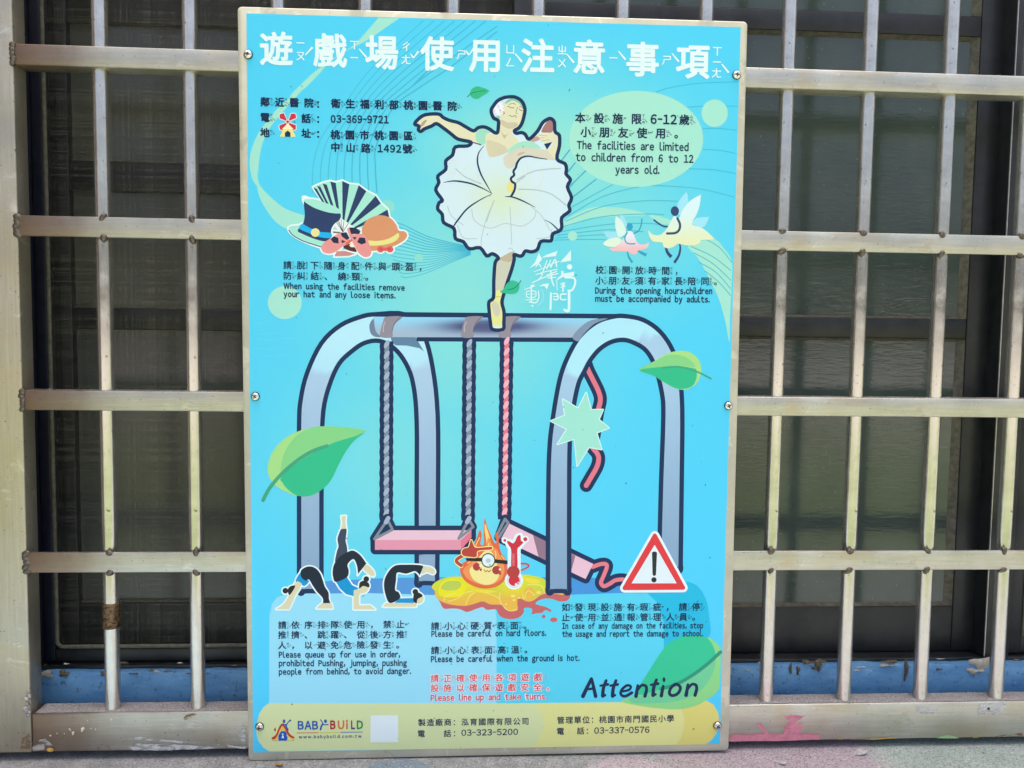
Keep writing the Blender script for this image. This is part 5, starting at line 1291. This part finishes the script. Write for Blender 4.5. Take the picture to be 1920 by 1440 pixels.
L.zh('請脫下隨身配件與頭盔，', (539, 497), (793, 500.5), 16.3, TXT, ZB); L.zh('防糾結、繞頸。', (539, 517), (692.6, 519), 16.3, TXT, ZB)
L.en('When using the facilities remove', (531.7, 541.4), (759, 545), 10.6, TXT, EB); L.en('your hat and any loose items.', (531.7, 556.6), (741.6, 559.4), 10.6, TXT, EB)
L.build()
L = Lettering('opening_hours_lettering', 9, 'navy text about children accompanied by adults')
L.zh('校園開放時間，', (1124.4, 506), (1273, 508), 16, TXT, ZB); L.zh('小朋友須有家長陪同。', (1124, 526), (1346.6, 527.6), 16, TXT, ZB)
L.en('During the opening hours,children', (1115.8, 550.3), (1335.4, 551.3), 10.9, TXT, EB); L.en('must be accompanied by adults.', (1115.8, 565.6), (1330.7, 567), 10.9, TXT, EB)
L.build()
L = Lettering('queue_lettering', 9, 'navy text about queuing up at the lower left')
L.zh('請依序排隊使用，禁止', (529.3, 1172), (750.7, 1170.6), 16, TXT, ZB); L.zh('推擠、跳躍、從後方推', (529, 1190.6), (750.7, 1189.6), 16, TXT, ZB); L.zh('人，以避免危險發生。', (529, 1210), (750.5, 1209), 16, TXT, ZB)
L.en('Please queue up for use in order,', (522.8, 1233), (750, 1232.3), 10.9, TXT, EB); L.en('prohibited Pushing, jumping, pushing', (522.8, 1249.2), (763, 1248.4), 10.9, TXT, EB); L.en('people from behind, to avoid danger.', (522.8, 1265), (770.7, 1263.6), 10.9, TXT, EB)
L.build()
L = Lettering('caution_lettering', 9, 'navy text about hard and hot surfaces')
L.zh('請小心硬質表面。', (815.8, 1174), (989, 1172.6), 16, TXT, ZB); L.en('Please be careful on hard floors.', (808.8, 1194), (1024, 1192), 10.9, TXT, EB)
L.zh('請小心表面高溫。', (815.8, 1219.5), (991, 1218), 16, TXT, ZB); L.en('Please be careful when the ground is hot.', (808, 1241.4), (1086.7, 1239), 10.9, TXT, EB)
L.build()
for nm, lv, col, ex, lab in (('red_lettering_halo', 8, (214, 238, 246), .085, 'pale halo behind the red text'), ('red_lettering', 9, RED, 0, 'red text about lining up and taking turns')):
    L = Lettering(nm, lv, lab)
    if ex:
        A = Art(nm, lv, lab); A.z = (0, 0, 1)
        for y0, x1 in ((1271.5, 1018), (1289.7, 1038), (1309, 1026)): A.stroke(lambda x, y: (150, 222, 244), [(809, y0), (x1, y0-1.5)], 9, False)
    L.zh('請正確使用各項遊戲', (815, 1272), (1008.5, 1269.6), 15.8, col, ZB+ex, zb=ex*.5); L.zh('設施以確保遊戲安全。', (815, 1290.3), (1032, 1288), 15.8, col, ZB+ex, zb=ex*.5)
    L.en('Please line up and take turns.', (807.7, 1314), (1024.7, 1311), 10.9, col, EB+ex); L.build()
L = Lettering('damage_lettering', 9, 'navy text about reporting damage to the school')
L.zh('如發現設施有瑕疵，請停', (1061, 1138.6), (1305, 1138), 16, TXT, ZB); L.zh('止使用並通報管理人員。', (1061, 1157.6), (1305.5, 1156.6), 16, TXT, ZB)
L.en('In case of any damage on the facilities, stop', (1054, 1179), (1318.4, 1178), 10.2, TXT, EB); L.en('the usage and report the damage to school.', (1054, 1194), (1318.4, 1193), 10.2, TXT, EB)
L.build()
A = Art('attention_lettering', 9, 'navy brush style word Attention'); A.frame(1080, 1255, 240)
br = lambda pts, w, a=.85, b=1.12: A.stroke(TXT, pts, w/8, taper=lambda t: a+(b-a)*t, n=4)
br([(232, 140), (170, 265), (105, 402)], 54); br([(236, 145), (265, 270), (294, 402)], 50); br([(150, 305), (270, 284)], 36)
for dx in (0, 148, 755):
    dy = -12 if dx > 700 else 0
    br([(452+dx, 168+dy), (410+dx, 290+dy), (402+dx, 400+dy)], 50); br([(402+dx, 402+dy), (438+dx, 388+dy)], 34); br([(366+dx, 246+dy), (478+dx, 226+dy)], 38)
br([(695, 332), (795, 308), (822, 258), (770, 240), (702, 288), (670, 350), (690, 393), (750, 400), (838, 350)], 40)
for dx, dy in ((0, 0), (752, -14)):
    br([(928+dx, 244+dy), (900+dx, 402+dy)], 50); br([(925+dx, 310+dy), (985+dx, 240+dy), (1046+dx, 250+dy), (1058+dx, 310+dy), (1034+dx, 402+dy)], 46, .8, 1.1)
br([(1308, 252), (1280, 396)], 48); A.disc(TXT, 1320, 155, 22, 36)
A.stroke(TXT, [(1500, 222), (1566, 272), (1532, 358), (1450, 394), (1402, 360), (1424, 280)], 5.6, closed=True); A.build()
L = Lettering('maker_contact_lettering', 9, 'navy footer lines with the maker name and phone')
L.zh('製造廠商：泓育國際有限公司', (791, 1354.8), (985, 1352.4), 14.6, TXT, .014, False); L.zh('電', (789.8, 1375.6), (790, 1375.6), 14.6, TXT, .014, False); L.zh('話：', (839, 1375.2), (856, 1375), 14.6, TXT, .014, False)
L.en('03-323-5200', (865, 1379.6), (971.3, 1377.6), 11.6, TXT, .014)
L.build()
L = Lettering('school_contact_lettering', 9, 'navy footer lines with the school name and phone')
L.zh('管理單位：桃園市南門國民小學', (1051.5, 1350.3), (1257, 1347.3), 14.6, TXT, .014, False); L.zh('電', (1050.7, 1371), (1051, 1371), 14.6, TXT, .014, False); L.zh('話：', (1088.8, 1370.4), (1105, 1370.2), 14.6, TXT, .014, False)
L.en('03-337-0576', (1114, 1375.6), (1217.7, 1373.8), 11.6, TXT, .014); L.build()
L = Lettering('maker_lettering', 9, 'multicoloured maker name and web address')
zl = lambda x, y: (490+x*.140625, 1320+y*.140625)
L.en('BAB', zl(486, 338), zl(758, 337), 15.6, (36, 92, 176), .035)
for ch, a, b, c in (('B', 918, 990, (172, 34, 50)), ('U', 1018, 1108, (216, 122, 70)), ('i', 1130, 1154, (206, 92, 64)), ('L', 1196, 1250, (92, 72, 110)), ('D', 1272, 1358, (52, 142, 84))): L.en(ch, zl(a, 332), zl(b, 331), 15.6, c, .04)
L.en('www.babybuild.com.tw', zl(500, 458), zl(1336, 448), 5.6, (60, 88, 130), .03, gap=.24); L.build()

# ------------------------------------------------------------------ screws
bm = bmesh.new()
lathe(bm, [(.0006, -.0028), (.0024, -.0026), (.0039, -.0019), (.0047, -.0009), (.0049, 0.0)], 'y', 24)
sc0 = bm_obj('screw', bm, M_SCREW, nb, (0, 0, 0), smooth=True)
bm = bmesh.new(); ar = []
for k in range(4):
    a = math.pi/2*k
    for dx, dz in ((.0026, -.0006), (.0026, .0006), (.0006, .0006)):
        ar.append(bm.verts.new((dx*math.cos(a)-dz*math.sin(a), -.0031, dx*math.sin(a)+dz*math.cos(a))))
bot = [bm.verts.new((v.co.x*.9, -.0020, v.co.z*.9)) for v in ar]
f = bm.faces.new(ar); 
for i in range(12): bm.faces.new((ar[i], ar[(i+1) % 12], bot[(i+1) % 12], bot[i]))
bmesh.ops.recalc_face_normals(bm, faces=bm.faces); bmesh.ops.triangulate(bm, faces=[f])
re0 = bm_obj('recess_shade_cross', bm, M_SCREW_DARK, sc0)  # raised dark cross; its colour stands in for the shade inside a slot
bm = bmesh.new(); lathe(bm, [(.0052, 0), (.0054, .0004)], 'y', 24); wa0 = bm_obj('washer_edge', bm, M_SCREW_DARK, sc0)
for k, (px, py) in enumerate(((465, 102), (1381.5, 140.5), (478.5, 743.5), (1366, 761), (486.5, 1363), (1345.5, 1361))):
    if k == 0: o = sc0
    else:
        o = sc0.copy(); COL.objects.link(o); o.parent = nb
        for ch in (re0, wa0):
            c = ch.copy(); COL.objects.link(c); c.parent = o
    p = flat(px, py, YF-.0014); o.location = (p.x, YF-.0014-NL.y, p.z); o.rotation_euler = (0, rnd.uniform(0, 1.5), 0)

# ------------------------------------------------------------------ small litter on the ground
M_FLAKE = mat_noise('grey_paint_flake', (0.24, 0.24, 0.24), (0.44, 0.44, 0.43), 200, .8, 0, .3, .3)
M_LEAF = mat_noise('dry_leaf', (0.22, 0.11, 0.03), (0.42, 0.22, 0.07), 240, .7, 0, .3, .4)
def ground_at(px, py):
    d = FWD+RGT*((px-960)/FOC)-UPV*((py-720)/FOC); return CAM+d*((GZ-CAM.z)/d.z)
def flake(name, px, py, rx, ry, mat, label, cat, seed, tilt=.2):
    rr = random.Random(seed); c = ground_at(px, py); bm = bmesh.new(); n = 9; t_, b_ = [], []
    for i in range(n):
        a = 2*math.pi*i/n; k = rr.uniform(.65, 1.2); x, y = rx*k*math.cos(a), ry*k*math.sin(a); z = .0018+tilt*x+rr.uniform(0, .0008)
        t_.append(bm.verts.new((x, y, z+.0006))); b_.append(bm.verts.new((x, y, z-.0004)))
    bm.faces.new(t_); bm.faces.new(b_[::-1])
    for i in range(n): bm.faces.new((b_[i], b_[(i+1) % n], t_[(i+1) % n], t_[i]))
    bmesh.ops.recalc_face_normals(bm, faces=bm.faces)
    o = bm_obj(name, bm, mat, None, (c.x, c.y, GZ)); o.rotation_euler = (0, 0, rr.uniform(-.6, .6))
    return tag(o, label, cat)
flake('paint_flake', 1613, 1413, .010, .006, M_FLAKE, 'larger grey paint flake lying on the ground right of the notice board', 'paint flake', 3)
flake('paint_flake', 1469, 1434, .005, .004, M_FLAKE, 'small pale paint flake on the pinkish ground at the lower edge', 'paint flake', 8)
flake('dry_leaf', 523, 1437, .006, .003, M_LEAF, 'brown dry leaf scrap on the ground below the notice board', 'leaf', 12)
bm = bmesh.new(); rr = random.Random(5)
for i in range(1500):
    x = rr.uniform(-.66, .78); y = rr.uniform(-.10, .03); r = rr.uniform(.0003, .0009)*(2.0 if rr.random() > .97 else 1)
    res = bmesh.ops.create_icosphere(bm, subdivisions=1, radius=r)
    for v in res['verts']: v.co = Vector((x+v.co.x*rr.uniform(.8, 1.5), y+v.co.y*rr.uniform(.8, 1.5), GZ+v.co.z*.7+r*.3))
tag(bm_obj('grit', bm, M_DUST), 'fine grey grit scattered over the ground along the wall', None, None, 'stuff')

bpy.data.scenes.remove(gscene)
